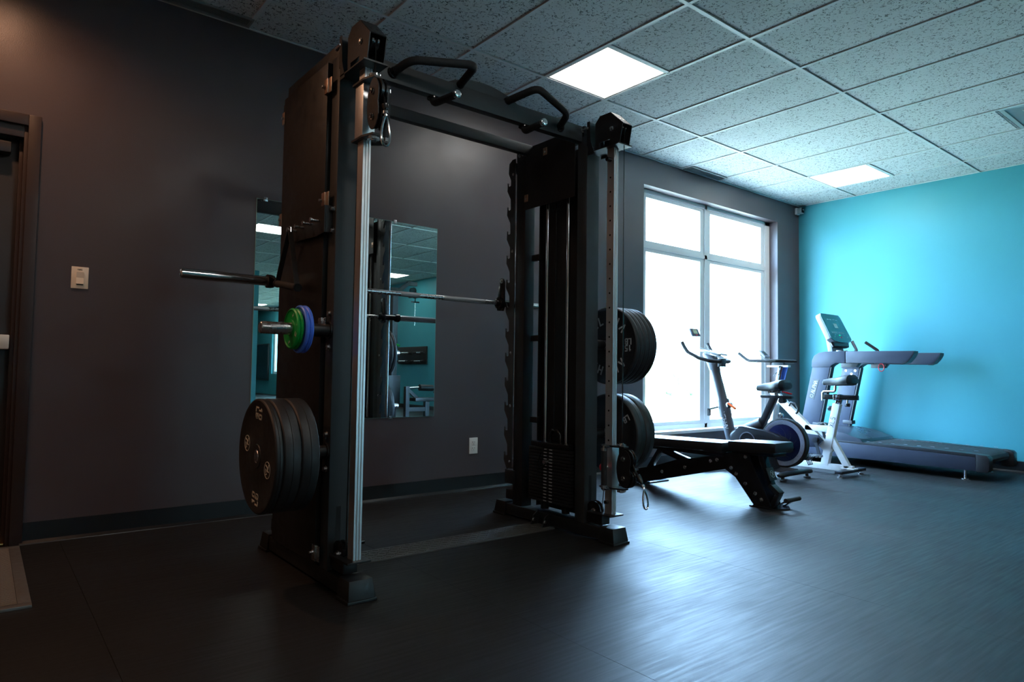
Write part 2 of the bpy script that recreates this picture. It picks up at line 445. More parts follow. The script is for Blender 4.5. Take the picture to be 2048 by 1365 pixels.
# ceiling: slab, rails and lay-in tiles
ce = struct(MB().box((XW-.2, YS-.2, H+.035), (.2, .2, H+.20)).build('ceiling', 'tile', smooth=False))
GX0 = -4.765; P = .6096
xl = [XW] + [GX0+P*k for k in range(-7, 8)] + [0.0]
yl = [0.0, -.674] + [-.674-1.2192*k for k in range(1, 20)]
yl = [y for y in yl if y > YS] + [YS]
RZ = H-.006
for x in xl[1:-1]:
    MB().box((x-.012, YS, RZ), (x+.012, 0, RZ+.012)).box((x-.002, YS, RZ+.01), (x+.002, 0, H+.03)).build('ceiling_rail', 'rail', ce, smooth=False)
for y in yl[1:-1]:
    MB().box((XW, y-.012, RZ-.0006), (0, y+.012, RZ+.0115)).build('ceiling_rail', 'rail', ce, smooth=False)
for (a, b, c, d) in ((XW, -.014, 0, 0), (-.014, YS, 0, 0), (XW, YS, XW+.014, 0)):
    MB().box((a, b, RZ-.001), (c, d, RZ+.006)).build('ceiling_rail', 'rail', ce, smooth=False)
# lights: (column x index start, y near, y far)
lights = []; vents = []
def cell(xv):
    for i in range(len(xl)-1):
        if xl[i]-.01 <= xv < xl[i+1]-.01: return i
special = {}
def put(kind, xv, ya):   # ya: upper (closer to zero) y edge of the 0.61 half cell
    special.setdefault((cell(xv+.1),), []).append((kind, ya))
LIGHTS = [(-4.765, -.674), (-1.108, -.674), (-4.765, -5.551), (-1.108, -8.599), (-8.422, -5.551), (-4.765, -12.866), (-1.108, -12.866), (-4.765, -17.74), (-1.108, -17.74), (-6.594, -3.112), (-4.765, -8.599), (-1.108, -5.551)]  # last two panels are added to brighten the mirrored room
DIFF = [(-1.717, -2.503)]
meshes = {}
def tile(x0, x1, y0, y1):
    k = (round(x1-x0, 3), round(y1-y0, 3))
    cx, cy = (x0+x1)/2, (y0+y1)/2
    if k not in meshes:
        hx, hy = k[0]/2-.003, k[1]/2-.003
        b = MB().box((-hx, -hy, .004), (hx, hy, .018)).box((-hx+.012, -hy+.012, -.001), (hx-.012, hy-.012, .004))
        o = b.build('ceiling_tile', 'tile', None, smooth=False)
        meshes[k] = o.data
    else:
        o = bpy.data.objects.new('ceiling_tile', meshes[k]); col.objects.link(o)
    o.parent = ce; o.location = (cx, cy, H+.003)
far = MB()
for i in range(len(xl)-1):
    for j in range(len(yl)-1):
        x0, x1 = xl[i], xl[i+1]; y1, y0 = yl[j], yl[j+1]
        parts = [(y0, y1)]
        for (sx, sy) in LIGHTS+DIFF:
            if abs(sx-x0) < .02 and y0-.01 <= sy-P and sy <= y1+.01:
                parts = []
                if y1-sy > .05: parts.append((sy, y1))
                if (sy-P)-y0 > .05: parts.append((y0, sy-P))
                MB().box((x0, sy-P-.012, RZ), (x1, sy-P+.012, RZ+.011)).build('ceiling_rail', 'rail', ce, smooth=False)
        for a, b in parts:
            if yl[j] > -12.5: tile(x0, x1, a, b)
            else: far.box((x0+.003, a+.003, H+.002), (x1-.003, b-.003, H+.018))
far.build('distant_ceiling_tiles', 'tile', ce, smooth=False, kind='stuff')

lbl = {0: 'square flat ceiling light panel above the cable rack', 1: 'square flat ceiling light panel over the treadmill, nearest the teal wall',
       2: 'square ceiling light panel seen in the narrow left mirror', 3: 'square ceiling light panel seen in the right mirror'}
for k, (sx, sy) in enumerate(LIGHTS):
    t = thing('ceiling_light', lbl.get(k, ['', '', '', '', 'square ceiling light panel behind the camera on the entrance side', 'square ceiling light panel past the partition, beside the dividing wall end', 'square ceiling light panel past the partition, near the first far window', 'square ceiling light panel farthest back, away from the teal wall', 'square ceiling light panel farthest back, near the last far window', 'square ceiling light panel above the camera, in front of the cable rack', 'square ceiling light panel added behind the camera to brighten the mirrored room, just before the teal partition', 'square ceiling light panel added along the teal wall, behind the camera, to brighten the mirrored room'][k]), 'ceiling light', (sx+P/2, sy-P/2, H), 'square light panels in the tiled ceiling')
    a, b, c, d = sx+.013, sy-P+.013, sx+P-.013, sy-.013
    m = MB()
    for q in (((a, b), (c, b+.014)), ((a, d-.014), (c, d)), ((a, b+.014), (a+.014, d-.014)), ((c-.014, b+.014), (c, d-.014))):
        m.box((q[0][0], q[0][1], H-.003), (q[1][0], q[1][1], H+.02))
    m.build('frame', 'rail', t, smooth=False)
    MB().box((a+.014, b+.014, H-.001), (c-.014, d-.014, H+.012)).build('diffuser', 'lamp', t, smooth=False)
# supply diffuser at the right
t = thing('ceiling_diffuser', 'square metal air supply diffuser with a plate in the middle at the right', 'vent', (-1.717+P/2, -2.503-P/2, H))
a, b, c, d = -1.717+.013, -2.503-P+.013, -1.717+P-.013, -2.503-.013
def ring(m, a, b, c, d, wd, z0, z1):
    return m.box((a, b, z0), (c, b+wd, z1)).box((a, d-wd, z0), (c, d, z1)).box((a, b+wd, z0), (a+wd, d-wd, z1)).box((c-wd, b+wd, z0), (c, d-wd, z1))
ring(MB(), a, b, c, d, .03, H-.004, H+.004).build('frame', 'diffuser_metal', t, smooth=False)
m = MB()   # sloping cone
cx, cy = (a+c)/2, (b+d)/2; h0 = (c-a)/2-.03
m.add([(cx-h0, cy-h0, H), (cx+h0, cy-h0, H), (cx+h0, cy+h0, H), (cx-h0, cy+h0, H), (cx-.14, cy-.14, H+.03), (cx+.14, cy-.14, H+.03), (cx+.14, cy+.14, H+.03), (cx-.14, cy+.14, H+.03)],
      [(0, 1, 5, 4), (1, 2, 6, 5), (2, 3, 7, 6), (3, 0, 4, 7), (4, 5, 6, 7)])
m.build('cone', 'diffuser_metal', t, smooth=False)
MB().box((cx-.17, cy-.17, H-.006), (cx+.17, cy+.17, H-.001)).build('plate', 'rail', t, bevel=.002)
# linear grilles
def grille(x0, x1, y0, y1, label):
    t = thing('ceiling_vent', label, 'vent', ((x0+x1)/2, (y0+y1)/2, H))
    ring(MB(), x0, y0, x1, y1, .010, RZ-.008, RZ+.004).build('frame', 'vent', t, smooth=False)
    MB().box((x0+.01, y0+.01, RZ+.001), (x1-.01, y1-.01, RZ+.003)).build('backing', 'dark_hole', t, smooth=False)
    n = int((y1-y0-.02)/.012)
    for k in range(n):
        yy = y0+.012+k*.012
        MB().add([(x0+.01, yy, RZ-.006), (x1-.01, yy, RZ-.006), (x1-.01, yy+.007, RZ+.001), (x0+.01, yy+.007, RZ+.001),
                  (x0+.01, yy+.001, RZ-.007), (x1-.01, yy+.001, RZ-.007), (x1-.01, yy+.008, RZ), (x0+.01, yy+.008, RZ)],
                 [(0, 1, 2, 3), (7, 6, 5, 4), (0, 4, 5, 1), (1, 5, 6, 2), (2, 6, 7, 3), (3, 7, 4, 0)]).build('slat', 'vent', t, smooth=False)
grille(-2.32, -1.72, -.135, -.022, 'dark slotted ceiling grille above the window')
grille(-7.19, -6.59, -.14, -.030, 'dark slotted ceiling grille at top left above the dark wall')

# baseboards
bs = MB(); bs.box((-7.60, -.010, 0), (0, 0, .105)).prism([(-.010, 0), (-.030, 0), (-.028, .004), (-.010, .016)], 'x', -7.60, 0)
struct(bs.build('baseboard_north', 'base', smooth=False))
bs = MB(); bs.box((-.010, -15, 0), (0, -.010, .105)).prism([(-.010, 0), (-.030, 0), (-.028, .004), (-.010, .016)], 'y', -15, -.03)
struct(bs.build('baseboard_east', 'base', smooth=False))
struct(MB().box((XW, -10.30, 0), (-3.20, -10.29, .105)).build('baseboard_partition', 'base', smooth=False))

# window 1
yf = .103
wi = bpy.data.objects.new('window_1', None); col.objects.link(wi); wi['kind'] = 'structure'; wi.location = (-1.7, yf, WZ0)
fr = MB()
D = .09
for a, b in (((WX0, WZ0), (WX1, WZ0+.045)), ((WX0, WZ1-.04), (WX1, WZ1)), ((WX0, WZ0), (WX0+.10, WZ1)), ((WX1-.10, WZ0), (WX1, WZ1)), ((-1.775, WZ0), (-1.735, WZ1)), ((WX0+.1, 2.125), (WX1-.1, 2.165))):
    fr.box((a[0], yf, a[1]), (b[0], yf+D, b[1]))
fr.build('window_frame', 'white_paint', wi, smooth=False)
panes = [(-2.795, -1.775, .375, 2.125), (-1.735, -.594, .375, 2.125), (-2.795, -1.775, 2.165, 2.665), (-1.735, -.594, 2.165, 2.665)]
for (a, c, b, d) in panes:
    sw = .07; hh = .035
    m = MB()
    m.box((a, yf+.012, b), (c, yf+.07, b+hh)).box((a, yf+.012, d-hh), (c, yf+.07, d)).box((a, yf+.012, b+hh), (a+sw, yf+.07, d-hh)).box((c-sw, yf+.012, b+hh), (c, yf+.07, d-hh))
    m.build('sash', 'white_paint', wi, smooth=False)
    MB().box((a+sw, yf+.038, b+hh), (c-sw, yf+.044, d-hh)).build('pane', 'glass', wi, smooth=False)
MB().box((WX0, -.02, WZ0-.03), (WX1, yf+.02, WZ0+.002)).build('window_sill', 'white_paint', wi, bevel=.004)

# window 2 far down the east wall (only in the left mirror)
wi2 = bpy.data.objects.new('window_2', None); col.objects.link(wi2); wi2['kind'] = 'structure'; wi2.location = (.1, -17.1, .7)
m = MB()
for (y0, y1, z0, z1) in ((-18.8, -15.4, .7, .78), (-18.8, -15.4, 2.12, 2.2), (-18.8, -18.7, .78, 2.12), (-15.5, -15.4, .78, 2.12), (-17.15, -17.05, .78, 2.12)):
    m.box((.08, y0, z0), (.16, y1, z1))
m.build('window_frame', 'white_paint', wi2, smooth=False)
for y0, y1 in ((-18.7, -17.15), (-17.05, -15.5)):
    MB().box((.11, y0, .78), (.116, y1, 2.12)).build('pane', 'glass_dimmed', wi2, smooth=False)

wi3 = bpy.data.objects.new('window_3', None); col.objects.link(wi3); wi3['kind'] = 'structure'; wi3.location = (.1, -12.65, .7)
m = MB()
for (y0, y1, z0, z1) in ((-14.4, -10.9, .7, .78), (-14.4, -10.9, 2.22, 2.3), (-14.4, -14.3, .78, 2.22), (-11.0, -10.9, .78, 2.22), (-12.7, -12.6, .78, 2.22)):
    m.box((.08, y0, z0), (.16, y1, z1))
m.build('window_frame', 'white_paint', wi3, smooth=False)
for y0, y1 in ((-14.3, -12.7), (-12.6, -11.0)):
    MB().box((.11, y0, .78), (.116, y1, 2.22)).build('pane', 'glass_dimmed', wi3, smooth=False)

# door 1
dr = bpy.data.objects.new('door_1', None); col.objects.link(dr); dr['kind'] = 'structure'; dr.location = (-8.15, 0, 0)
m = MB()
for (a, b, y0, y1) in ((-7.64, -7.587, -.022, .0), (-7.656, -7.637, .0, .14)):
    m.box((a, y0, 0), (b, y1, 2.156 if b > -7.6 else 2.11))
    m.box((-16.3+.0 - b, y0, 0), (-16.3 - a, y1, 2.156 if b > -7.6 else 2.11))
m.box((-8.66, -.022, 2.100), (-7.64, 0, 2.156)).box((-8.645, 0, 2.04), (-7.656, .14, 2.11))
m.box((-7.672, .045, 0), (-7.655, .075, 2.05)).box((-8.645, .045, 0), (-8.628, .075, 2.05))
m.build('door_frame', 'doorframe', dr, bevel=.003)
lf = MB().box((-8.640, .078, .012), (-7.660, .120, 2.045)).build('door_leaf', 'door', dr, bevel=.003)
MB().box((-8.45, -.004, .975), (-7.765, .077, 1.033)).build('push_bar', 'bar_cream', dr, bevel=.006)
MB().box((-7.765, -.010, .968), (-7.676, .077, 1.040)).build('push_bar_end', 'bar_cream', dr, bevel=.006)
MB().box((-8.30, .01, 1.955), (-7.705, .077, 2.01)).build('door_closer', 'door', dr, bevel=.006)
MB().box((-8.640, .012, .0), (-7.660, .135, .010)).build('gap_light_strip', 'brass', dr, bevel=.002)  # strip standing in for the warm light under the door leaf
for z in (.3, 1.05, 1.8):
    MB().cyl((-7.664, .070, z-.05), (-7.664, .070, z+.05), .006).build('hinge', 'steel', dr)
MB().box((XW, .2, -.1), (-7.0, .25, 2.4)).build('door_backing', 'dark_hole', dr, smooth=False)

# ------------------------------------------------------------------ outdoors
struct(MB().box((-30, .22, -.25), (40, 7.0, -.15)).build('pavement', 'pave', smooth=False))
struct(MB().box((-30, 7.0, -.25), (60, 60, -.12)).build('lawn', 'grass', smooth=False))
struct(MB().box((.22, -40, -.25), (40, .22, -.15)).build('pavement_side', 'pave', smooth=False))
def blob(m, c, r, n=10, seed=0):
    rnd = random.Random(seed)
    for k in range(n):
        p = Vector(c)+Vector((rnd.uniform(-1, 1)*r, rnd.uniform(-.6, .6)*r, rnd.uniform(-.5, .6)*r))
        rr = r*rnd.uniform(.3, .55)
        prof = []
        for i in range(7):
            a = PI*(i+.5)/7
            prof.append((-math.cos(a)*rr, math.sin(a)*rr*rnd.uniform(.85, 1.1)))
        m.lathe(p, (0, 0, 1), prof, 9)
for k, (x, y, h, r) in enumerate(((8.0, 22, 3.4, 2.0), (16, 26, 3.2, 1.8), (1.5, 25, 3.6, 1.9))):
    t = thing('tree', ['pale overexposed tree outside the middle of the window', 'pale overexposed tree outside at the right of the window', 'pale overexposed tree outside at the left of the window'][k], 'tree', (x, y, -.15))
    m = MB(); blob(m, (x, y, h), r, 14, k+3); m.build('crown', 'leaf', t)
    MB().tube([(x, y, -.15), (x+.1, y, h*.5), (x, y, h)], [.16, .12, .06]).build('trunk', 'bark', t)
for k in range(6):
    x = 1+k*3.4
    m = MB(); blob(m, (x, 15.5, .35), 1.0, 12, 20+k)
    tag(m.build('shrub', 'leaf'), 'low green shrub outside the window, ' + ['first from the left', 'second from the left', 'third from the left', 'fourth from the left', 'fifth from the left', 'the last at the right'][k], 'shrub', 'shrubs outside the window')

# ------------------------------------------------------------------ wall things
def mirror(x0, x1, z0, z1, label):
    t = thing('wall_mirror', label, 'mirror', ((x0+x1)/2, 0, z0))
    MB().box((x0, -.0062, z0), (x1, -.001, z1)).build('glass_edge', 'glass_edge', t, smooth=False)
    MB().box((x0+.002, -.0068, z0+.002), (x1-.002, -.0061, z1-.002)).build('mirror_face', 'mirror', t, smooth=False)
    for cx in (x0+.18*(x1-x0), x1-.45*(x1-x0) if x1-x0 > .5 else x1-.1):
        for cz, s in ((z0, 1), (z1, -1)):
            MB().box((cx-.012, -.010, cz-s*.012), (cx+.012, 0, cz+s*.012)).build('mirror_clip', 'steel', t, bevel=.001)
mirror(-6.502, -6.20, .575, 1.934, 'narrow tall frameless mirror behind the left upright')
mirror(-5.98, -5.202, .562, 1.932, 'frameless rectangular mirror between the two uprights')

t = thing('light_switch', 'ivory rocker light switch on the dark wall beside the door', 'switch', (-7.393, 0, 1.352))
MB().box((-7.432, -.007, 1.295), (-7.355, 0, 1.410)).build('cover_plate', 'ivory', t, bevel=.003)
m = MB().add([(-7.410, -.007, 1.318), (-7.377, -.007, 1.318), (-7.377, -.007, 1.383), (-7.410, -.007, 1.383), (-7.410, -.014, 1.320), (-7.377, -.014, 1.320), (-7.377, -.009, 1.352), (-7.410, -.009, 1.352), (-7.377, -.012, 1.383), (-7.410, -.012, 1.383)],
             [(0, 1, 5, 4), (4, 5, 6, 7), (7, 6, 8, 9), (9, 8, 2, 3), (0, 4, 7, 9, 3), (1, 2, 8, 6, 5)])
m.build('rocker', 'ivory', t, smooth=False)
MB().box((-7.408, -.0085, 1.3135), (-7.379, -.0068, 1.3175)).build('rocker_gap', 'dark_hole', t, smooth=False)
letters(MB(), 'CAFE', (-7.394, -.0074, 1.3945), (1, 0, 0), (0, 0, 1), .0065, .2, .0006).build('lettering', 'dark_hole', t, smooth=False)

t = thing('wall_outlet', 'white double power outlet low on the dark wall', 'outlet', (-4.845, 0, .328))
MB().box((-4.884, -.007, .268), (-4.807, 0, .389)).build('cover_plate', 'white_plastic', t, bevel=.003)
for z in (.350, .306):
    s_ = MB().box((-4.862, -.009, z-.016), (-4.829, -.006, z+.016)).build('socket', 'white_plastic', t, bevel=.003)
    MB().box((-4.856, -.0095, z+.001), (-4.853, -.0088, z+.010)).box((-4.840, -.0095, z+.001), (-4.837, -.0088, z+.010)).cyl((-4.8455, -.0095, z-.008), (-4.8455, -.0085, z-.008), .0025, 8).build('slots', 'dark_hole', s_, smooth=False)

t = thing('security_camera', 'small black and grey security camera in the ceiling corner', 'camera', (-.06, -.05, 2.88))
MB().box((-.095, -.03, 2.855), (-.025, 0, 2.935)).build('mount', 'white_plastic', t, bevel=.006)
MB().box((-.10, -.085, 2.86), (-.025, -.03, 2.93)).build('housing', 'diffuser_metal', t, bevel=.012)
MB().box((-.092, -.089, 2.868), (-.034, -.084, 2.922)).build('face', 'gloss_black', t, bevel=.002)
MB().cyl((-.073, -.092, 2.905), (-.073, -.088, 2.905), .007).cyl((-.053, -.092, 2.905), (-.053, -.088, 2.905), .007).build('lens', 'steel', t)

# entrance mat
t = thing('entrance_mat', 'tan ribbed entrance mat with metal border in front of the door', 'mat', (-8.2, -.58, 0))
mx0, mx1, my0, my1 = -8.70, -7.600, -1.100, -.075
ring(MB(), mx0, my0, mx1, my1, .042, .0, .012).build('border', 'mat_frame', t, bevel=.002)
MB().box((mx0+.042, my0+.042, 0), (mx1-.042, my1-.042, .004)).build('insert', 'dark_hole', t, smooth=False)
m = MB(); y = my0+.046
while y < my1-.05:
    m.box((mx0+.043, y, .004), (mx1-.043, y+.007, .0125)); y += .0125
m.build('ribs', 'mat_tan', t, smooth=False, kind='stuff')
x = mx1-.10
while x > mx0+.05:
    MB().box((x, my0+.043, .0085), (x+.005, my1-.043, .0135)).build('cross_rail', 'brass', t, smooth=False); x -= .075

# ------------------------------------------------------------------ the cable rack
XL, XR = -6.608, -5.148
XC = (XL+XR)/2
rack = thing('cable_rack', 'tall black cable and weight rack with two weight-stack uprights and pull-up bars', 'weight rack', (XC, -1.24, 0))
def bolt(m, p, ax, r=.009, h=.007):
    m.lathe(p, ax, [(0, r*1.35), (.002, r*1.35), (.0021, r), (h, r), (h+.001, r*.5)], 8)
ZH1, ZH2, YH = 1.052, .552, -1.50

def unit(X, o):
    # o: outward sign in x (-1 left unit, +1 right unit)
    m = MB().box((X-.046, -1.70, .012), (X+.046, -.82, .075)); m.build('foot_beam', 'black', rack, bevel=.003)
    for ys, ye, s in ((-1.765, -1.66, -1), (-.745, -.85, 1)):
        m = MB()
        m.add([(X-.057, ys, .012), (X+.057, ys, .012), (X+.057, ye, .012), (X-.057, ye, .012),
               (X-.049, ys-s*.014, .084), (X+.049, ys-s*.014, .084), (X+.049, ye, .084), (X-.049, ye, .084)],
              [(0,1,2,3), (4,5,6,7), (0,1,5,4), (1,2,6,5), (2,3,7,6), (3,0,4,7)])
        m.box((X-.062, ys+s*.005, 0), (X+.062, ye, .013))
        m.build('foot_cap', 'black', rack, bevel=.003)
    # posts
    m = MB().box((X-.048, -1.54, .075), (X+.048, -1.465, 2.215)); m.build('front_post', 'grey_post', rack, bevel=.004)
    MB().box((X-.040, -.995, .075), (X+.040, -.91, 2.215)).build('rear_post', 'black', rack, bevel=.004)
    MB().box((X-.035, -1.50, 2.215), (X+.035, -.90, 2.282)).build('side_rail', 'black', rack, bevel=.003)
    m = MB(); bolt(m, (X-o*.036, -.93, 2.25), (-o, 0, 0)); bolt(m, (X-o*.036, -.965, 2.25), (-o, 0, 0)); bolt(m, (X-o*.036, -1.47, 2.25), (-o, 0, 0))
    m.build('bolts', 'steel', rack)
    # cross ties rear post -> panel
    for z in (1.60, 1.10, .60):
        MB().box((X+o*.02, -1.06, z-.018), (X+o*.05, -.99, z+.018)).build('tie_bracket', 'black', rack, bevel=.002)
    # outer shroud panel
    xo = X+o*.060
    yr, yfr = (-.935, -1.452) if o < 0 else (-1.045, -1.455)
    m = MB()
    m.box((xo, yfr, .085), (xo+o*.004, yr, 2.205)).box((xo, yfr, .085), (X+o*.035, yfr+.004, 2.205)).box((xo, yr-.004, .085), (X+o*.035, yr, 2.205))
    m.build('outer_shroud', 'panel', rack, bevel=.001)
    xs = xo+o*.004
    if o < 0:
        for z in (2.095, 1.605, 1.075, .135):
            c = MB().box((xs, yfr+.01, z-.032), (xs-.010, yfr-.024, z+.032)).box((xs-.0, yfr-.022, z-.032), (xs-.004, yfr-.05, z+.032)).build('panel_clip', 'tan_clip' if z > 1.2 else 'steel', rack, bevel=.002)  # upper clips tan, lower ones plain steel
            b = MB(); bolt(b, (xs-.010, yfr+.006, z), (-1, 0, 0), .006, .012); b.build('clip_bolt', 'steel', c)
        for z in (2.11, 1.61, .30):
            c = MB().box((xs, yr-.014, z-.03), (xs-.005, yr+.016, z+.03)).build('panel_clip', 'tan_clip', rack, bevel=.002)
            b = MB(); bolt(b, (xs-.005, yr, z), (-1, 0, 0), .006, .008); b.build('clip_bolt', 'steel', c)
    # inner upper shroud
    xi = X-o*.058
    m = MB().prism([(-1.02, 2.19), (-1.04, 2.235), (-1.455, 2.235), (-1.455, 1.885), (-1.015, 1.885)], 'x', xi, xi-o*.003)
    m.build('upper_shroud', 'panel', rack)
    for y, z in ((-1.20, 2.205), (-1.03, 1.955)):
        c = MB().box((xi-o*.003, y-.016, z-.022), (xi-o*.006, y+.016, z+.022)).build('panel_clip', 'tan_clip', rack, bevel=.001)
        b = MB(); bolt(b, (xi-o*.006, y, z-.004), (-o, 0, 0), .005, .004); b.build('clip_bolt', 'steel', c)
    # guide rods and stack
    for y in (-1.165, -1.345):
        MB().cyl((X, y, .09), (X, y, 2.20), .0115).build('guide_rod', 'chrome', rack)
        MB().cyl((X, y, .09), (X, y, .14), .024).build('rubber_bumper', 'rubber', rack)
    zc = .14; npl = 17; hz = .0185
    pm = None
    for k in range(npl):
        b = MB().box((X-.052, -1.435, zc), (X+.052, -1.075, zc+hz-.0028))
        if pm is None:
            pl = b.build('weight_plate', 'black', rack, bevel=.002); pm = pl.data
        else:
            pl = bpy.data.objects.new('weight_plate', pm); col.objects.link(pl); pl.parent = rack
            pl.location = (0, 0, k*hz)
        zc += hz
    m = MB()
    for k in range(npl):
        z = .14+k*hz+.006
        for y in (-1.270, -1.222):
            m.box((X-o*.052, y-.013, z), (X-o*.0528, y+.013, z+.005))
    m.build('stack_numbers', 'grey_ink', rack, smooth=False, kind='stuff')
    # head plate, carriage loop, selector pin
    MB().box((X-.05, -1.42, zc), (X+.05, -1.09, zc+.03)).build('head_plate', 'gloss_black', rack, bevel=.004)
    MB().tube([(X, -1.205, zc+.03), (X, -1.205, zc+.07), (X, -1.23, zc+.10), (X, -1.27, zc+.10), (X, -1.295, zc+.07), (X, -1.295, zc+.03)], .011, 10).build('lifting_yoke', 'gloss_black', rack)
    m = MB().cyl((X-o*.052, -1.246, .375), (X-o*.085, -1.246, .375), .011); m.build('selector_pin', 'chrome', rack)
    MB().tube([(X-o*.075, -1.246, .366), (X-o*.07, -1.225, .34), (X-o*.065, -1.19, .335), (X-o*.062, -1.175, .37), (X-o*.06, -1.19, .42), (X-o*.06, -1.22, .45)], .0035, 6).build('pin_lanyard', 'gloss_black', rack)
    MB().cyl((X-o*.01, -1.25, zc+.1), (X-o*.01, -1.25, 2.15), .003, 6).build('stack_cable', 'gloss_black', rack)
    # pulleys under the top shroud
    MB().lathe((X-.012, -1.30, 2.02), (1, 0, 0), [(0, .055), (.006, .055), (.009, .045), (.015, .045), (.018, .055), (.024, .055)], 24).build('upper_pulley', 'gloss_black', rack)
    # smith guide rod, gun-rack hook plate
    MB().cyl((X+o*.012, -.858, .12), (X+o*.012, -.858, 2.21), .0125).build('smith_rod', 'chrome', rack)
    MB().box((X-.035, -.90, 2.16), (X+.035, -.835, 2.215)).build('rod_mount', 'black', rack, bevel=.006)
    MB().box((X-.035, -.91, .10), (X+.035, -.835, .16)).build('rod_mount', 'black', rack, bevel=.006)
    xh = X-o*.043
    poly = [(-.905, 2.235), (-.875, 2.235), (-.842, 2.215), (-.838, 2.16)]
    z = 2.083
    poly += [(-.838, 2.15), (-.862, 2.105)]
    while z > .36:
        poly += [(-.862, z-.010), (-.846, z-.014), (-.838, z-.004), (-.836, z+.008), (-.828, z+.010), (-.826, z-.042), (-.860, z-.098)]
        z -= .1545
    poly += [(-.862, .295), (-.905, .295)]
    MB().prism(poly, 'x', xh, xh-o*.006).build('hook_plate', 'grey_post', rack, smooth=False)
    m = MB()
    for z in (2.14, 1.65, 1.01, .68, .335): bolt(m, (xh-o*.006, -.884, z), (-o, 0, 0), .007, .004)
    m.build('hook_plate_bolts', 'steel', rack)
    MB().box((X-.05, -.93, .20), (X+.03, -.84, .285)).build('lower_stop', 'rubber', rack, bevel=.006)
    # aluminium column
    m = MB().box((X-.0165, -1.708, .148), (X+.0165, -1.662, 2.112))
    m.box((X-.0165, -1.712, .148), (X-.0085, -1.707, 2.112)).box((X-.0035, -1.712, .148), (X+.0035, -1.707, 2.112)).box((X+.0085, -1.712, .148), (X+.0165, -1.707, 2.112))
    m.build('aluminium_column', 'alu', rack, smooth=False)
    m = MB(); z = .30
    while z < 1.97:
        m.cyl((X-o*.0165, -1.686, z), (X-o*.0170, -1.686, z), .0055, 10); z += .0785
    m.build('adjustment_holes', 'dark_hole', rack)
    MB().cyl((X-o*.022, -1.686, .212), (X-o*.040, -1.686, .212), .010).build('stop_bolt', 'gloss_black', rack)
    MB().cyl((X-o*.017, -1.686, 2.045), (X-o*.045, -1.686, 2.045), .012).build('stop_bolt', 'gloss_black', rack)
    MB().box((X-.050, -1.735, .140), (X+.050, -1.56, .149)).build('column_base_plate', 'black', rack, bevel=.002)
    MB().box((X-.030, -1.655, .084), (X+.030, -1.54, .140)).build('pedestal', 'black', rack, bevel=.003)
    m = MB(); bolt(m, (X+.01, -1.70, .140), (0, 0, -1), .006, .010); m.build('base_bolt', 'steel', rack)
    # lower pulley with slot in the post
    MB().box((X-.014, -1.5405, .16), (X+.006, -1.53, .33)).build('cable_slot', 'dark_hole', rack, smooth=False)
    MB().lathe((X-.022, -1.585, .150), (1, 0, 0), [(0, .052), (.007, .052), (.011, .043), (.017, .043), (.021, .052), (.028, .052)], 28).build('lower_pulley', 'gloss_black', rack)
    m = MB(); bolt(m, (X-.022, -1.585, .150), (-1, 0, 0), .010, .010); m.build('pulley_bolt', 'steel', rack)
    MB().cyl((X-.012, -1.636, .15), (X-.012, -1.655, .30 if o > 0 else 1.83), .0025, 6).build('lower_cable', 'gloss_black', rack)
    # top bracket
    m = MB().box((X-.053, -1.552, 2.150), (X+.053, -1.541, 2.285))
    m.prism([(-1.552, 2.285), (-1.552, 2.095), (-1.60, 2.095), (-1.57, 2.17), (-1.56, 2.285)], 'x', X-.053, X-.049)
    m.prism([(-1.552, 2.285), (-1.552, 2.095), (-1.60, 2.095), (-1.57, 2.17), (-1.56, 2.285)], 'x', X+.049, X+.053)
    m.box((X-.053, -1.775, 2.108), (X+.053, -1.55, 2.114))
    m.build('top_bracket', 'black', rack, smooth=False)
    for sx in (-1, 1):
        MB().prism([(-1.590, 2.115), (-1.590, 2.265), (-1.625, 2.298), (-1.700, 2.298), (-1.790, 2.215), (-1.770, 2.115), (-1.70, 2.115), (-1.70, 2.15), (-1.62, 2.15), (-1.62, 2.115)], 'x', X+sx*.034, X+sx*.038).build('pulley_plate', 'black', rack, smooth=False)
    MB().prism([(-1.625, 2.294), (-1.700, 2.294), (-1.789, 2.213), (-1.792, 2.216), (-1.702, 2.299), (-1.625, 2.299)], 'x', X-.034, X+.034).build('pulley_cover', 'black', rack, smooth=False)
    MB().lathe((X-.016, -1.712, 2.212), (1, 0, 0), [(0, .058), (.008, .058), (.012, .048), (.02, .048), (.024, .058), (.032, .058)], 28).build('top_pulley', 'gloss_black', rack)
    m = MB(); bolt(m, (X-.038, -1.712, 2.205), (-1, 0, 0), .010, .008); bolt(m, (X+.038, -1.712, 2.205), (1, 0, 0), .010, .008); m.build('pulley_bolt', 'steel', rack)
    m = MB(); bolt(m, (X-.049, -1.50, 2.25), (0, -1, 0), .008, .05); m.build('bracket_bolt', 'steel', rack)
    # trolley
    zt, zb = (2.045, 1.815) if o < 0 else (.508, .290)
    MB().box((X-.027, -1.722, zb), (X+.027, -1.650, zt)).build('trolley_sleeve', 'alu', rack, bevel=.003)
    for z in (zt, zb):
        m = MB().prism([(X-.036, -1.640), (X+.036, -1.640), (X+.036, -1.735), (X+.018, -1.795), (X-.018, -1.795), (X-.036, -1.735)], 'z', z-.004, z+.004)
        m.prism([(X-o*.030, -1.70), (X-o*.030, -1.655), (X-o*.085, -1.70), (X-o*.085, -1.735), (X-o*.06, -1.735)], 'z', z-.004, z+.004)
        m.build('trolley_plate', 'black', rack, smooth=False)
        MB().lathe((X, -1.765, z+(.004 if z == zt else -.004)), (0, 0, 1 if z == zt else -1), [(0, .024), (.012, .024), (.013, .012), (.016, .012)], 20).build('swivel_bearing', 'chrome', rack)
    # figure-eight pulley housing
    zm = (zt+zb)/2; h = (zt-zb)/2-.012
    yc = -1.800
    c8 = []
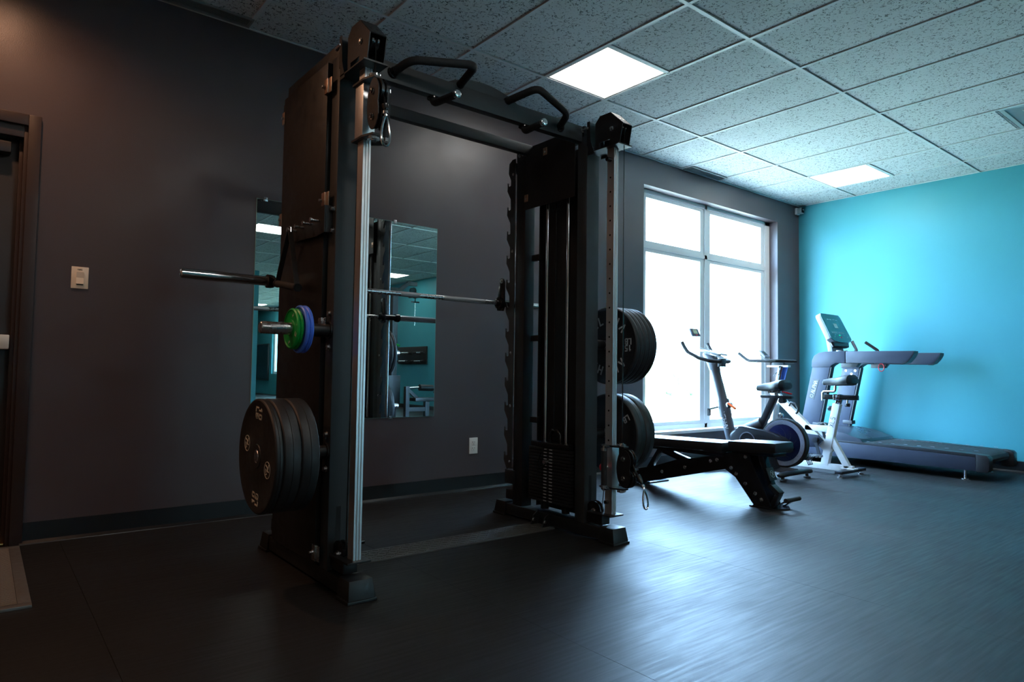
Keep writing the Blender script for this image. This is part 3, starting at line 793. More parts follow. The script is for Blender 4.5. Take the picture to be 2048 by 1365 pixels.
    for i in range(24):
        a = 2*PI*i/24
        rr = .052+.0*math.cos(a)
        c8.append((yc-.0+rr*math.cos(a)*(1-.28*math.exp(-(math.sin(a)/.35)**2) if math.cos(a) < 0 else 1), zm+(h)*math.sin(a)))
    for sx in (-1, 1):
        MB().prism(c8, 'x', X+sx*.018, X+sx*.022).build('pulley_housing', 'black', rack, smooth=False)
    for dz in (.050, -.050):
        MB().lathe((X-.013, yc-.006, zm+dz), (1, 0, 0), [(0, .050), (.006, .050), (.010, .042), (.016, .042), (.020, .050), (.026, .050)], 24).build('trolley_pulley', 'gloss_black', rack)
        m = MB(); bolt(m, (X-.022, yc+.006, zm+dz), (-1, 0, 0), .010, .010); bolt(m, (X+.022, yc+.006, zm+dz), (1, 0, 0), .010, .010); m.build('pulley_bolt', 'chrome', rack)
    # foam handle and pull knob
    xg = X-o*.080
    hd = MB().cyl((xg, -1.715, zb+.012), (xg, -1.715, zt-.012), .0155, 20).build('trolley_handle', 'foam', rack)
    m = MB()
    for z, s in ((zb+.012, -1), (zt-.012, 1)):
        m.lathe((xg, -1.715, z-s*.008), (0, 0, s), [(0, .0172), (.014, .0172), (.015, .008), (.028, .008), (.029, .003)], 16)
    m.build('handle_cap', 'chrome', hd)
    kn = MB().cyl((X-o*.027, -1.686, zm-.003), (X-o*.050, -1.686, zm-.003), .010); kn = kn.build('lock_pin', 'chrome', rack)
    MB().lathe((X-o*.046, -1.686, zm-.003), (-o, 0, 0), [(0, .012), (.004, .020), (.018, .021), (.024, .012)], 20).build('pull_knob', 'red', kn)
    # cable down to trolley, end stop and carabiner
    MB().cyl((X, -1.768, 2.225), (X, -1.768, zt+.01), .0028, 8).build('front_cable', 'gloss_black', rack)
    p0 = V(X, yc-.052, zm+.005)
    if o < 0: p1, p2, p3 = V(X, -1.862, 1.885), V(X, -1.866, 1.862), V(X, -1.868, 1.748)
    else: p1, p2, p3 = V(X, -1.905, .330), V(X, -1.918, .302), V(X, -1.930, .212)
    m = MB().tube([p0+V(0, .01, .02), p0, p1], .004, 8)
    m.lathe(p0.lerp(p1, .35), p1-p0.lerp(p1, .35), [(0, .006), (.006, .014), ((p1-p0).length*.45, .013), ((p1-p0).length*.6, .008)], 12)
    m.build('cable_end', 'gloss_black', rack)
    m = MB().lathe(p1, p2-p1, [(0, .010), (.012, .011), (.014, .007), (.022, .007)], 12); m.build('cable_ferrule', 'chrome', rack)
    # carabiner: pear loop
    ax = (p3-p2); L = ax.length; ax.normalize(); sd = V(.80*1, 0, 0) if o < 0 else V(.9, 0, 0); sd = V(1, 0, 0)
    pts = []
    for i in range(25):
        a = 2*PI*i/24
        t = (1-math.cos(a))/2
        wdt = .011+.012*t
        pts.append(p2+ax*(L*t) + sd*math.sin(a)*wdt*1.0)
    MB().tube(pts, .0048, 8).build('carabiner', 'chrome', rack)
    # storage horns
    HE = .275 if o < 0 else .42
    for z in (ZH1, ZH2):
        hn = MB().lathe((X+o*.048, YH, z), (o, 0, 0), [(0, .036), (.006, .036), (.007, .027), (.078, .027), (.079, .024)], 24).build('storage_horn', 'black', rack)
        MB().lathe((X+o*.122, YH, z), (o, 0, 0), [(0, .0245), (HE-.07, .0245), (HE-.066, .0215)], 28).build('horn_sleeve', 'steel', hn)
        for dz in (.07, -.07):
            m = MB(); bolt(m, (X+o*.048, YH-.005, z+dz), (o, 0, 0), .010, .012); m.build('horn_bolt', 'steel', hn)
unit(XL, -1)
unit(XR, 1)
# crossbars
MB().box((XL+.048, -1.50, 2.185), (XR-.048, -1.455, 2.275)).build('front_crossbar', 'grey_post', rack, bevel=.004)
arc = [(XC-.215, 2.274)] + [(XC-.215+.43*i/14, 2.274+.050*math.sin(PI*i/14)**.8) for i in range(1, 14)] + [(XC+.215, 2.274)]
MB().prism(arc, 'y', -1.498, -1.492).build('arched_plate', 'grey_post', rack, smooth=False)
MB().box((XL+.036, -1.055, 2.222), (XR-.036, -1.015, 2.282)).build('rear_crossbar', 'black', rack, bevel=.003)
for s in (-1, 1):
    for dx in (.16, .05): pass
    def q(d, y, z): return V(XC+s*d, y, z)
    a, b, c, d = q(.510, -1.495, 2.228), q(.475, -1.600, 2.262), q(.187, -1.690, 2.292), q(.145, -1.490, 2.275)
    def corner(p, n_, r, k=6):
        u = (p-n_[0]).normalized(); v = (n_[1]-p).normalized()
        A = p-u*r; B = p+v*r
        return [A.lerp(p, t).lerp(p.lerp(B, t), t) for t in [i/k for i in range(k+1)]]
    pts = [a] + corner(b, (a, c), .045) + corner(c, (b, d), .045) + [d]
    h_ = MB().tube(pts, .0185, 16).build('pull_up_handle', 'foam', rack)
    MB().lathe(a, b-a, [(-.006, .028), (.004, .028), (.006, .021), (.020, .021)], 20).build('handle_collar', 'gloss_black', h_)
    MB().lathe(d, c-d, [(-.006, .024), (.004, .024), (.006, .020), (.014, .020)], 20).build('handle_collar', 'gloss_black', h_)
    e0, e1, e2 = q(.28, -1.47, 2.19), q(.28, -1.475, 2.155), q(.262, -1.655, 2.150)
    st = MB().tube([e0] + corner(e1, (e0, e2), .028) + [e2], .0175, 14).build('neutral_grip', 'foam', rack)
    MB().lathe(e2, e2-e1, [(-.016, .0185), (.002, .0185), (.004, .0155)], 20).build('grip_cap', 'chrome', st)
    MB().lathe(e0-V(0, 0, .012), (0, 0, 1), [(0, .028), (.008, .028)], 20).build('grip_flange', 'gloss_black', st)
    m = MB(); bolt(m, q(.36, -1.478, 2.275), (0, 0, 1), .007, .008); m.build('crossbar_bolt', 'steel', rack)

# floor plate between the uprights
fp = MB().box((XL+.047, -1.305, .0), (XR-.047, -1.125, .008)).build('footplate', 'tread', rack, bevel=.001)
m = MB()
i = 0; x = XL+.07
while x < XR-.08:
    for j in range(5):
        y = -1.285+j*.034
        an = .6 if (i+j) % 2 else -.6
        dx, dy = .013*math.cos(an), .013*math.sin(an)
        m.beam((x-dx, y-dy, .0085), (x+dx, y+dy, .0085), .005, .003)
    x += .030; i += 1
m.build('tread_lugs', 'tread', fp, smooth=False, kind='stuff')
for X, o in ((XL, 1), (XR, -1)):
    for y in (-1.16, -1.26):
        pb = MB().prism([(X+o*.046, .008), (X+o*.046, .085), (X+o*.085, .06), (X+o*.105, .008)], 'y', y-.004, y+.004).build('footplate_bracket', 'black', rack, smooth=False)
    m = MB(); bolt(m, (X+o*.085, -1.264, .035), (0, -1, 0), .008, .006); bolt(m, (X+o*.085, -1.164, .035), (0, -1, 0), .008, .006); m.build('bracket_bolts', 'steel', rack)

# peg bracket on the outside of the left upright
xb = XL-.078
pb = MB().prism([(-1.505, 1.575), (-1.430, 1.575), (-1.40, 1.548), (-1.14, 1.528), (-1.115, 1.510), (-1.115, 1.478), (-1.14, 1.470), (-1.42, 1.455), (-1.505, 1.462)], 'x', xb, xb-.006)
pb.box((XL-.048, -1.507, 1.462), (xb, -1.500, 1.575))
pb = pb.build('peg_bracket', 'black', rack, smooth=False)
for y in (-1.19, -1.28, -1.37, -1.455):
    MB().lathe((xb-.006, y, 1.515), (-1, 0, 0), [(0, .006), (.034, .006), (.035, .0095), (.042, .0095)], 12).build('peg', 'steel', pb)
m = MB(); bolt(m, (XL-.048, -1.518, 1.560), (-1, 0, 0), .009, .014); bolt(m, (XL-.048, -1.518, 1.470), (-1, 0, 0), .009, .014)
m.build('peg_bracket_bolts', 'steel', rack)

# hanging handle
t = thing('triangle_grip', 'black single-grip cable handle hanging from the peg bracket of the left upright', 'handle', (xb-.035, -1.19, 1.50))
xx = xb-.036
g0, g1 = V(xx, -1.045, 1.286), V(xx-.01, -1.335, 1.240)
MB().cyl(g0, g1, .016, 16).build('grip', 'foam', t)
MB().lathe(g0, g0-g1, [(-.012, .018), (.003, .018)], 16).build('grip_end', 'gloss_black', t)
MB().lathe(g1, g1-g0, [(-.012, .018), (.003, .018)], 16).build('grip_end', 'gloss_black', t)
MB().beam(g0-V(0, .005, 0), (xx, -1.188, 1.508), .022, .004, up=(0, 1, 0)).build('strap', 'foam', t)
MB().beam(g1+V(0, .005, 0), (xx, -1.200, 1.508), .022, .004, up=(0, 1, 0)).build('strap', 'foam', t)
MB().tube([(xx, -1.175+.0, 1.505), (xx, -1.178, 1.524), (xx, -1.192, 1.531), (xx, -1.206, 1.524), (xx, -1.207, 1.505), (xx, -1.191, 1.497), (xx, -1.175, 1.505)], .003, 8).build('hanging_ring', 'chrome', t)

# smith bar
YB, ZB = -.80, 1.325
t = thing('barbell', 'long steel barbell with thick sleeves resting in the rear hooks of the rack', 'barbell', (XC, YB, ZB))
MB().cyl((XL-.03, YB, ZB), (XR+.03, YB, ZB), .014, 20).build('shaft', 'steel', t)
for a, b in ((XL+.16, XL+.46), (XC-.06, XC+.06), (XR-.50, XR-.20)):
    MB().lathe((a, YB, ZB), (1, 0, 0), [(0, .0143), (.001, .0148), (b-a-.001, .0148), (b-a, .0143)], 20).build('knurled_grip', 'knurl', t)
for X, o in ((XL, -1), (XR, 1)):
    e = .465
    MB().lathe((X+o*.075, YB, ZB), (o, 0, 0), [(0, .024), (e-.075, .0245), (e-.070, .0245), (e-.068, .0215), (e-.08, .020), (e-.081, .012)], 28).build('sleeve', 'chrome', t)
    MB().lathe((X+o*.045, YB, ZB), (o, 0, 0), [(0, .030), (.016, .034), (.034, .034), (.036, .030)], 24).build('collar', 'gloss_black', t)
    hk = MB().prism([(YB+.035, ZB-.045), (YB+.042, ZB-.01), (YB+.028, ZB+.06), (YB+.010, ZB+.155), (YB-.018, ZB+.160), (YB-.032, ZB+.135), (YB-.036, ZB-.02), (YB-.02, ZB-.05)], 'x', X-o*.060, X-o*.072).build('hook_arm', 'gloss_black', t, bevel=.002)
    m = MB(); bolt(m, (X-o*.072, YB-.010, ZB+.140), (-o, 0, 0), .011, .006); m.build('hook_bolt', 'steel', hk)
    MB().lathe((X-o*.072, YB, ZB), (-o, 0, 0), [(0, .036), (.020, .036), (.022, .022), (.040, .018)], 24).build('bearing_housing', 'gloss_black', t)
    MB().cyl((X-o*.06, YB, ZB), (X+o*.05, YB, ZB), .022, 20).build('bearing_tube', 'gloss_black', t)

# weight plates
def plate(name, x, y, z, r, th, o, m, label, group, hub=.0262, lip=True, txt=None, cat='weight plate'):
    # x: face nearest the horn end; the plate grows towards the rack (-o)
    t = thing(name, label, cat, (x, y, z), group)
    e = th
    prof = [(0, hub), (0, .045 if r > .15 else .03), (.003, .047 if r > .15 else .032), (.003, r*.42), (.0045, r*.44), (.0045, r*.88), (.0, r*.91), (.0, r-.006), (.004, r-.001), (.006, r), (e*.5-.001, r), (e*.5, r-.0015), (e*.5+.001, r), (e-.006, r), (e-.004, r-.001), (e, r-.006), (e, r*.91), (e-.004, r*.88), (e-.004, r*.44), (e-.0, .045), (e, hub)]
    MB().lathe((x, y, z), (-o, 0, 0), prof, 64, closed=True).build('disc', m, t)
    MB().lathe((x-o*.0005, y, z), (-o, 0, 0), [(0, hub), (0, hub+.006), (e-.001, hub+.006), (e-.001, hub)], 32, closed=True).build('hub_ring', 'steel' if r > .15 else m, t)
    return t
LP = 'black rubber bumper plates on the lower left horn'
def txt_on(t, x, y, z, o, items, R, size, mname, depth=.0014):
    # items: (angle in degrees around the face, clockwise seen from outside, lines of text)
    for ang, lines, rot in items:
        a = math.radians(ang)
        # face coordinates: right-hand direction seen from the horn end
        rgt = V(0, o, 0) ; upv = V(0, 0, 1)
        c = V(x, y, z) + (rgt*math.sin(a)+upv*math.cos(a))*R
        b = math.radians(rot)
        xd = rgt*math.cos(b) - upv*math.sin(b)
        yd = rgt*math.sin(b) + upv*math.cos(b)
        m = MB()
        for k, ln in enumerate(lines):
            off = (len(lines)-1)/2-k
            letters(m, ln, c+yd*off*size*1.25, xd, yd, size, .2, depth)
        m.build('lettering', mname, t, smooth=False)
# lower left: three big plates; the outermost carries print
xo = XL-.330
TH = (.030, .066, .068); xs = xo
names = ['outermost black 10 lb bumper plate with printed numbers on the lower left horn',
         'thick black bumper plate in the middle of the lower left horn',
         'thick black bumper plate against the upright on the lower left horn']
lo = []
for k, th in enumerate(TH):
    t = plate('bumper_plate', xs, YH, ZH2, .222, th, -1, 'rubber', names[k], LP); lo.append(t); xs += th+.0015
fx = xo-.0
def face_items(t, x, sgn, size=.030):
    pass
t = lo[0]
# seen from outside (-x side), image right is -y, so rgt = -y = o*y with o=-1
txt_on(t, xo+.004, YH, ZH2, -1, [(2, ['10', 'LB'], 90+4), (184, ['10', 'LB'], -90+4)], .165, .030, 'white_ink')
for ang in (108, 288):
    a = math.radians(ang)
    c = V(xo+.0035, YH-math.sin(a)*.128, ZH2+math.cos(a)*.128)
    m = MB().lathe(c, (-1, 0, 0), [(0, .032), (.0014, .032), (.0014, .030), (0, .030)], 36, closed=True)
    for (p, q_) in (((-.017, .018), (.005, .008)), ((.005, .008), (-.004, -.002)), ((-.004, -.002), (.017, -.006)), ((.017, .02), (.006, .0)), ((-.016, -.018), (-.004, -.014)), ((-.018, .004), (-.012, -.012))):
        m.beam(c+V(-.0007, -p[0], p[1]), c+V(-.0007, -q_[0], q_[1]), .0045, .0014, up=(1, 0, 0))
    m.build('emblem', 'white_ink', t, smooth=False)
# upper left: green and blue fractional plates
xs = XL-.212
gl = ['outer small green plate with printed numbers on the upper left horn', 'inner small green plate on the upper left horn', 'outer small blue plate on the upper left horn', 'inner small blue plate against the upright on the upper left horn']
for k in range(4):
    r, th, mm = (.083, .0135, 'green') if k < 2 else (.097, .0165, 'blue')
    t = plate('fractional_plate', xs, YH, ZH1, r, th, -1, mm, gl[k], 'green and blue small plates', )
    if k == 0:
        txt_on(t, xs+.0038, YH, ZH1, -1, [(20, ['2'], 60), (115, ['LB'], 30), (200, ['2'], 240)], .058, .014, 'white_ink', .001)
    xs += th+.001
# right upper: five plates, text on the face turned to the middle
def plate_r(xface, z, r, th, label, group, txt=False):
    # the visible face looks towards -x: build with o=-1 growing to +x
    return plate('bumper_plate', xface, YH, z, r, th, -1, 'rubber', label, group)
XP = -4.985
ul = ['black 15 lb bumper plate nearest the upright on the upper right horn, with printed lettering', 'second black bumper plate from the upright on the upper right horn', 'third of the five black bumper plates on the upper right horn', 'fourth black bumper plate from the upright on the upper right horn', 'outermost of the five black bumper plates on the upper right horn']
xs = XP
for k in range(5):
    t = plate_r(xs, ZH1-.002, .222, .034, ul[k], 'black bumper plates on the upper right horn')
    if k == 0:
        fxx = xs+.0038
        txt_on(t, fxx, YH, ZH1-.002, -1, [(90, ['15', 'LB'], 180)], .155, .030, 'grey_ink')
        txt_on(t, fxx, YH, ZH1-.002, -1, [(-42, ['A'], -42), (-20, ['L'], -20), (3, ['P'], 3), (26, ['H'], 26), (50, ['A'], 50), (132, ['A'], 132), (155, ['L'], 155), (178, ['P'], 178), (201, ['H'], 201), (224, ['A'], 224)], .150, .044, 'grey_ink')
    xs += .0355
xs = XP+.01
for k in range(2):
    t = plate_r(xs, ZH2, .222, .075, ['thick black bumper plate nearest the upright on the lower right horn', 'outer thick black bumper plate on the lower right horn'][k], 'black bumper plates on the lower right horn')
    if k == 0: txt_on(t, xs+.0038, YH, ZH2, -1, [(58, ['45', 'LB'] if 0 else ['LB'], 148)], .16, .030, 'grey_ink')
    xs += .0765

# ------------------------------------------------------------------ warm downlights by the entrance
for k, (x, y) in enumerate(((-7.80, -.60), (-9.0, -1.6))):
    t = thing('downlight', ['small round warm ceiling downlight above the door', 'small round warm ceiling downlight behind the camera near the west wall'][k], 'ceiling light', (x, y, H))
    MB().lathe((x, y, H+.004), (0, 0, -1), [(0, .075), (.010, .075), (.012, .060), (.004, .055), (.0, .055)], 32, closed=True).build('trim_ring', 'rail', t)
    MB().cyl((x, y, H+.002), (x, y, H-.004), .054, 24).build('lens', 'warm_lamp', t)
    ld = bpy.data.lights.new('downlight_bulb', 'SPOT'); ld.energy = WARM_W; ld.color = (1.0, .52, .30); ld.shadow_soft_size = .05; ld.spot_size = 2.6; ld.spot_blend = .8
    lo = bpy.data.objects.new('downlight_bulb', ld); col.objects.link(lo); lo.parent = t; lo.location = (0, 0, -.02)

# ------------------------------------------------------------------ adjustable bench
BO = (-3.56, -1.72, 0)
bench = thing('weight_bench', 'black padded adjustable weight bench with bolted gloss frame beside the window', 'bench', BO, local=True, rotz=math.radians(-1))
def pad(name, x, y0, y1, z0, z1, tilt0, tilt1, label=None, xr=None):
    xr = xr or x
    v = [(-x, y0, z0+tilt0), (x, y0, z0+tilt0), (xr, y1, z0+tilt1), (-xr, y1, z0+tilt1), (-x, y0, z1+tilt0), (x, y0, z1+tilt0), (xr, y1, z1+tilt1), (-xr, y1, z1+tilt1)]
    return MB().add(v, [(0,3,2,1), (4,5,6,7), (0,1,5,4), (1,2,6,5), (2,3,7,6), (3,0,4,7)]).build(name, 'vinyl', bench, bevel=.014)
pad('seat_pad', .115, -.065, .300, .366, .436, .008, -.006)
pad('back_pad', .125, .338, 1.16, .340, .408, .004, -.018)
MB().box((-.075, -.03, .345), (.075, .29, .372)).build('seat_frame', 'gloss_black', bench, bevel=.003)
MB().box((-.06, .36, .300), (.06, 1.10, .340)).build('back_frame', 'gloss_black', bench, bevel=.003)
leg = [(.30, .345), (.375, .315), (.36, .225), (.27, .175), (.125, .004), (.0, .004), (.005, .03), (.07, .16), (.15, .30), (.16, .345)]
for s in (-1, 1):
    MB().prism(leg, 'x', s*.058, s*.064).build('leg_plate', 'gloss_black', bench, smooth=False)
    MB().prism([(.34, .325), (.43, .310), (.80, .235), (1.24, .085), (1.24, .015), (1.15, .015), (.36, .220)], 'x', s*.050, s*.056).build('side_beam', 'gloss_black', bench, smooth=False)
    m = MB()
    for y, z in ((.189, .325), (.482, .262), (.426, .278), (.303, .236), (.263, .200), (.190, .141), (.115, .085), (.07, .050), (.927, .130), (.709, .190), (1.15, .057)):
        bolt(m, (s*(.064 if y < .4 else .056), y, z), (s, 0, 0), .010, .009)
    m.build('frame_bolts', 'steel', bench, kind='stuff')
MB().beam((0, .34, .29), (0, 1.18, .10), .08, .05).build('spine', 'gloss_black', bench, bevel=.003)
MB().beam((0, .95, .29), (0, .62, .21), .05, .04).build('back_support', 'gloss_black', bench, bevel=.003)
MB().beam((0, 1.12, .10), (0, .98, .30), .045, .035).build('back_support', 'gloss_black', bench, bevel=.003)
m = MB()
for k in range(6): m.box((-.05, .52+k*.085, .262-k*.026), (.05, .535+k*.085, .278-k*.026))
m.build('ladder_notches', 'steel', bench, smooth=False, kind='stuff')
# front tubes and logo plate
MB().beam((-.0, .10, .345), (-.0, .035, .14), .05, .045, up=(0, 1, 0)).build('front_upright', 'gloss_black', bench, bevel=.003)
lp = MB().beam((0, .050, .262), (0, .018, .182), .085, .006, up=(0, 1, 0)).build('logo_plate', 'black', bench, bevel=.001)
zc = V(0, .029, .222); upd = V(0, .032, .08).normalized(); nrm = V(0, -.08, .032).normalized()
m = MB().lathe(zc+nrm*.003, nrm, [(0, .024), (.0012, .024), (.0012, .0215), (0, .0215)], 32, closed=True)
for (p, q_) in (((-.013, .013), (.004, .005)), ((.004, .005), (-.003, -.003)), ((-.003, -.003), (.012, -.006)), ((.012, .014), (.004, -.001)), ((-.010, -.014), (-.003, -.010))):
    m.beam(zc+nrm*.004+V(p[0], 0, 0)+upd*p[1], zc+nrm*.004+V(q_[0], 0, 0)+upd*q_[1], .004, .0012, up=nrm)
m.build('emblem', 'grey_ink', lp, smooth=False)
MB().beam((0, .035, .15), (0, -.035, .095), .06, .030, up=(0, 1, 0)).build('front_brace', 'black', bench, bevel=.002)
MB().beam((0, -.025, .10), (0, .02, .010), .055, .028, up=(0, 1, 0)).build('front_brace', 'black', bench, bevel=.002)
MB().prism([(-.105, .135), (-.105, -.03), (-.02, -.09), (.02, -.09), (.105, -.03), (.105, .135)], 'z', 0, .009).build('front_foot', 'gloss_black', bench, smooth=False)
for s in (-1, 1):
    MB().beam((s*.065, -.02, .009), (s*.065, -.115, .072), .006, .034, up=(1, 0, 0)).build('handle_bracket', 'gloss_black', bench, bevel=.001)
MB().cyl((-.085, -.118, .074), (.085, -.118, .074), .015, 18).build('lift_handle', 'foam', bench)
MB().box((-.28, 1.13, 0), (.28, 1.22, .012)).build('rear_foot', 'gloss_black', bench, bevel=.002)
for s in (-1, 1):
    MB().cyl((s*.075, 1.245, .035), (s*.105, 1.245, .035), .032, 20).build('wheel', 'rubber', bench)

# ------------------------------------------------------------------ exercise bikes
def saddle(t, x, y0, y1, z0, z1, m='saddle_skin'):
    # nose at y0, tail at y1 (y1 < y0)
    L = y1-y0
    rings = []
    for u, w_, h_, dz in ((0, .012, .010, -.004), (.03, .022, .018, -.002), (.25, .030, .024, .000), (.45, .042, .027, .000), (.62, .078, .030, .004), (.80, .108, .034, .008), (.93, .108, .034, .008), (1.0, .080, .020, .002)):
        rings.append(((x, y0+L*u, z0+(z1-z0)*u+dz), (w_*1.08, 0, 0), (0, 0, h_*1.45)))
    return MB().loft(rings, 20, 2.4).build('saddle', m, t)

BX = -2.29
bk = thing('exercise_bike', 'dark grey exercise bike with rear flywheel and blue disc, nearest the bench', 'exercise bike', (BX, -.85, 0))
for y, w_ in ((-1.17, .27), (-.44, .27)):
    ft = MB().loft([((BX-w_, y, .058), (0, .012, 0), (0, 0, .010)), ((BX-w_+.03, y, .058), (0, .034, 0), (0, 0, .022)), ((BX-.1, y, .062), (0, .030, 0), (0, 0, .024)), ((BX+.1, y, .062), (0, .030, 0), (0, 0, .024)), ((BX+w_-.03, y, .058), (0, .034, 0), (0, 0, .022)), ((BX+w_, y, .058), (0, .012, 0), (0, 0, .010))], 16).build('stabiliser', 'bike_plastic', bk)
    for s in (-.2, .2):
        MB().lathe((BX+s, y, 0), (0, 0, 1), [(0, .030), (.014, .030), (.018, .016), (.040, .014)], 20).build('levelling_foot', 'rubber', ft)
MB().beam((BX, -.42, .075), (BX, -1.18, .072), .07, .045).build('base_beam', 'bike_grey', bk, bevel=.006)
MB().beam((BX-.03, -.95, .19), (BX-.03, -1.01, .07), .04, .10, up=(0, 1, 0)).build('rear_bracket', 'bike_plastic', bk, bevel=.006)
MB().tube([(BX, -.62, .07), (BX, -.575, .22), (BX, -.535, .36), (BX, -.495, .52), (BX, -.478, .60)], [.046, .049, .049, .048, .047], 20).build('front_post', 'bike_grey', bk)
cl = MB().tube([(BX, -.495, .50), (BX, -.460, .655)], [.056, .056], 20).build('post_clamp', 'bike_grey', bk)
MB().tube([(BX, -.48, .58), (BX, -.385, .90), (BX, -.372, .93)], [.045, .045, .047], 20).build('slide_post', 'bike_grey', bk)
MB().loft([((BX, -.375, .925), (.05, 0, 0), (0, .050, .012)), ((BX, -.355, .99), (.050, 0, 0), (0, .062, .015)), ((BX, -.325, 1.06), (.045, 0, 0), (0, .082, .018)), ((BX, -.315, 1.085), (.03, 0, 0), (0, .070, .016))], 20, 2.4).build('post_head', 'bike_grey', bk)
m = MB().lathe((BX-.02, -.555, .61), (-1, 0, 0), [(0, .026), (.03, .026), (.034, .018)], 20); m.build('clamp_hub', 'chrome', cl)
MB().beam((BX-.055, -.553, .630), (BX-.055, -.632, .578), .016, .024, up=(1, 0, 0)).build('clamp_lever', 'orange', cl, bevel=.004)
MB().beam((BX-.055, -.44, .585), (BX-.055, -.345, .560), .014, .020, up=(1, 0, 0)).box((BX-.065, -.36, .50), (BX-.045, -.335, .57)).build('brake_lever', 'bike_plastic', bk, smooth=False)
# lettering down the post, outer side facing the camera
dv = V(0, -.535+.470, .36-.60).normalized()
m = MB(); letters(m, 'ALPHA', (BX-.0515, -.512, .465), dv, dv.cross(V(1, 0, 0)) if False else V(0, dv.z, -dv.y)*-1, .040, .17, .0014)
m.lathe((BX-.0505, -.475, .575), (-1, 0, 0), [(0, .017), (.0014, .017), (.0014, .0145), (0, .0145)], 24, closed=True)
m.build('lettering', 'grey_ink', bk, smooth=False)
MB().tube([(BX, -.555, .30), (BX, -.60, .345), (BX, -.74, .412), (BX, -.86, .468)], [.046, .046, .046, .044], 20).build('cross_tube', 'bike_grey', bk)
MB().beam((BX, -.985, .700), (BX, -.81, .335), .055, .052, up=(1, 0, 0)).build('seat_post', 'bike_plastic', bk, bevel=.006)
sl = MB().box((BX-.025, -1.155, .690), (BX+.025, -.860, .715)).build('seat_slider', 'bike_plastic', bk, bevel=.004)
MB().cyl((BX, -1.0, .71), (BX, -1.0, .775), .018).box((BX-.03, -1.06, .735), (BX+.03, -.94, .755)).build('seat_clamp', 'steel', bk, smooth=False, kind='stuff')
MB().beam((BX-.035, -1.075, .752), (BX-.035, -1.165, .733), .012, .018, up=(1, 0, 0)).build('seat_lever', 'red', bk, bevel=.004)
MB().cyl((BX-.03, -1.06, .672), (BX+.03, -1.06, .672), .024, 20).build('slider_knob', 'bike_plastic', bk)
saddle(bk, BX, -.815, -1.105, .778, .800)
# flywheel, behind the belt guard
fc = V(BX+.0, -1.075, .308)
MB().lathe(fc-V(.028, 0, 0), (1, 0, 0), [(0, .196), (0, .205), (.004, .212), (.052, .212), (.056, .205), (.056, .196), (.04, .19), (.016, .19)], 72, closed=True).build('flywheel_tyre', 'rubber', bk)
MB().lathe(fc-V(.030, 0, 0), (1, 0, 0), [(0, .160), (-.002, .165), (-.002, .196), (.010, .199), (.05, .199), (.062, .196), (.062, .165), (.058, .160), (.05, .158), (.01, .158)], 72, closed=True).build('flywheel_rim', 'fly_rim', bk)
fd = MB().lathe(fc-V(.040, 0, 0), (1, 0, 0), [(0, .03), (.002, .10), (.008, .150), (.012, .161), (.068, .161), (.074, .150), (.080, .03)], 64).build('flywheel_disc', 'fly_blue', bk)
for k in range(9):
    a0 = 2*PI*k/9
    pts = []
    for i in range(6):
        a = a0+.16*i; r = .05+.016*i
        pts.append(fc+V(-.0385+.0006*i*i*.4, math.sin(a)*r, math.cos(a)*r))
    MB().tube(pts, .0022, 6).build('disc_rib', 'bike_plastic', fd)
gx = BX-.075
gp = [(-.600, .300), (-.640, .368), (-.700, .430), (-.735, .432), (-.960, .405), (-1.110, .362), (-1.165, .325), (-1.190, .275), (-1.165, .235), (-1.10, .225), (-.95, .235), (-.78, .185), (-.68, .200), (-.62, .25)]
m = MB().prism(gp, 'x', gx+.03, gx-.035)
m.build('belt_guard', 'bike_plastic', bk, bevel=.010)
m = MB().lathe((gx-.036, -.785, .305), (-1, 0, 0), [(0, .078), (.006, .078), (.006, .070), (0, .070)], 40, closed=True); m.build('guard_ring', 'tm_silver', bk)
m = MB()
for k in range(12): m.cyl((gx-.036, -.88-.016*k, .365-.003*k), (gx-.038, -.88-.016*k, .365-.003*k), .003, 6)
m.build('guard_vents', 'dark_hole', bk, kind='stuff')
for s, a in ((-1, 2.6), (1, 2.6+PI)):
    e = V(BX+s*.155, -.785+.165*math.sin(a), .305+.165*math.cos(a))
    cr = MB().beam((BX+s*.115, -.785, .305), e-V(s*.03, 0, 0), .03, .016, up=(1, 0, 0)).build('crank', 'chrome', bk, bevel=.003)
    MB().box((e.x-s*.02, e.y-.045, e.z-.012), (e.x+s*.07, e.y+.045, e.z+.012)).build('pedal', 'bike_plastic', cr, bevel=.004)
# handlebar
for s in (-1, 1):
    pts = [(BX, -.452, 1.012), (BX+s*.09, -.452, 1.014), (BX+s*.17, -.42, 1.020), (BX+s*.20, -.335, 1.045), (BX+s*.205, -.21, 1.105), (BX+s*.205, -.175, 1.150), (BX+s*.205, -.145, 1.200)]
    MB().tube(pts, .0175, 12).build('handlebar', 'foam', bk)
MB().box((BX-.035, -.475, .965), (BX+.035, -.425, 1.045)).build('bar_clamp', 'bike_plastic', bk, bevel=.006)
for s in (-1, 1):
    MB().loft([((BX+s*.045, -.165, 1.135), (.018, 0, 0), (0, 0, .004)), ((BX+s*.05, -.28, 1.118), (.032, 0, 0), (0, 0, .011)), ((BX+s*.05, -.43, 1.088), (.038, 0, 0), (0, 0, .013)), ((BX+s*.05, -.462, 1.078), (.028, 0, 0), (0, 0, .008))], 14, 2.6).build('forearm_rest', 'tm_silver', bk)
mn = MB().tube([(BX, -.33, 1.118), (BX, -.20, 1.155), (BX, -.125, 1.178), (BX, -.095, 1.215), (BX, -.11, 1.258)], .0035, 8).build('monitor_stalk', 'bike_plastic', bk)
my, mz = -.142, 1.302
tl = V(0, .42, .9).normalized(); nm = V(0, -.9, .42).normalized()
md = MB().beam(V(BX, my, mz)-tl*.042, V(BX, my, mz)+tl*.042, .125, .020, up=nm).build('monitor', 'tm_grey', bk, bevel=.006)
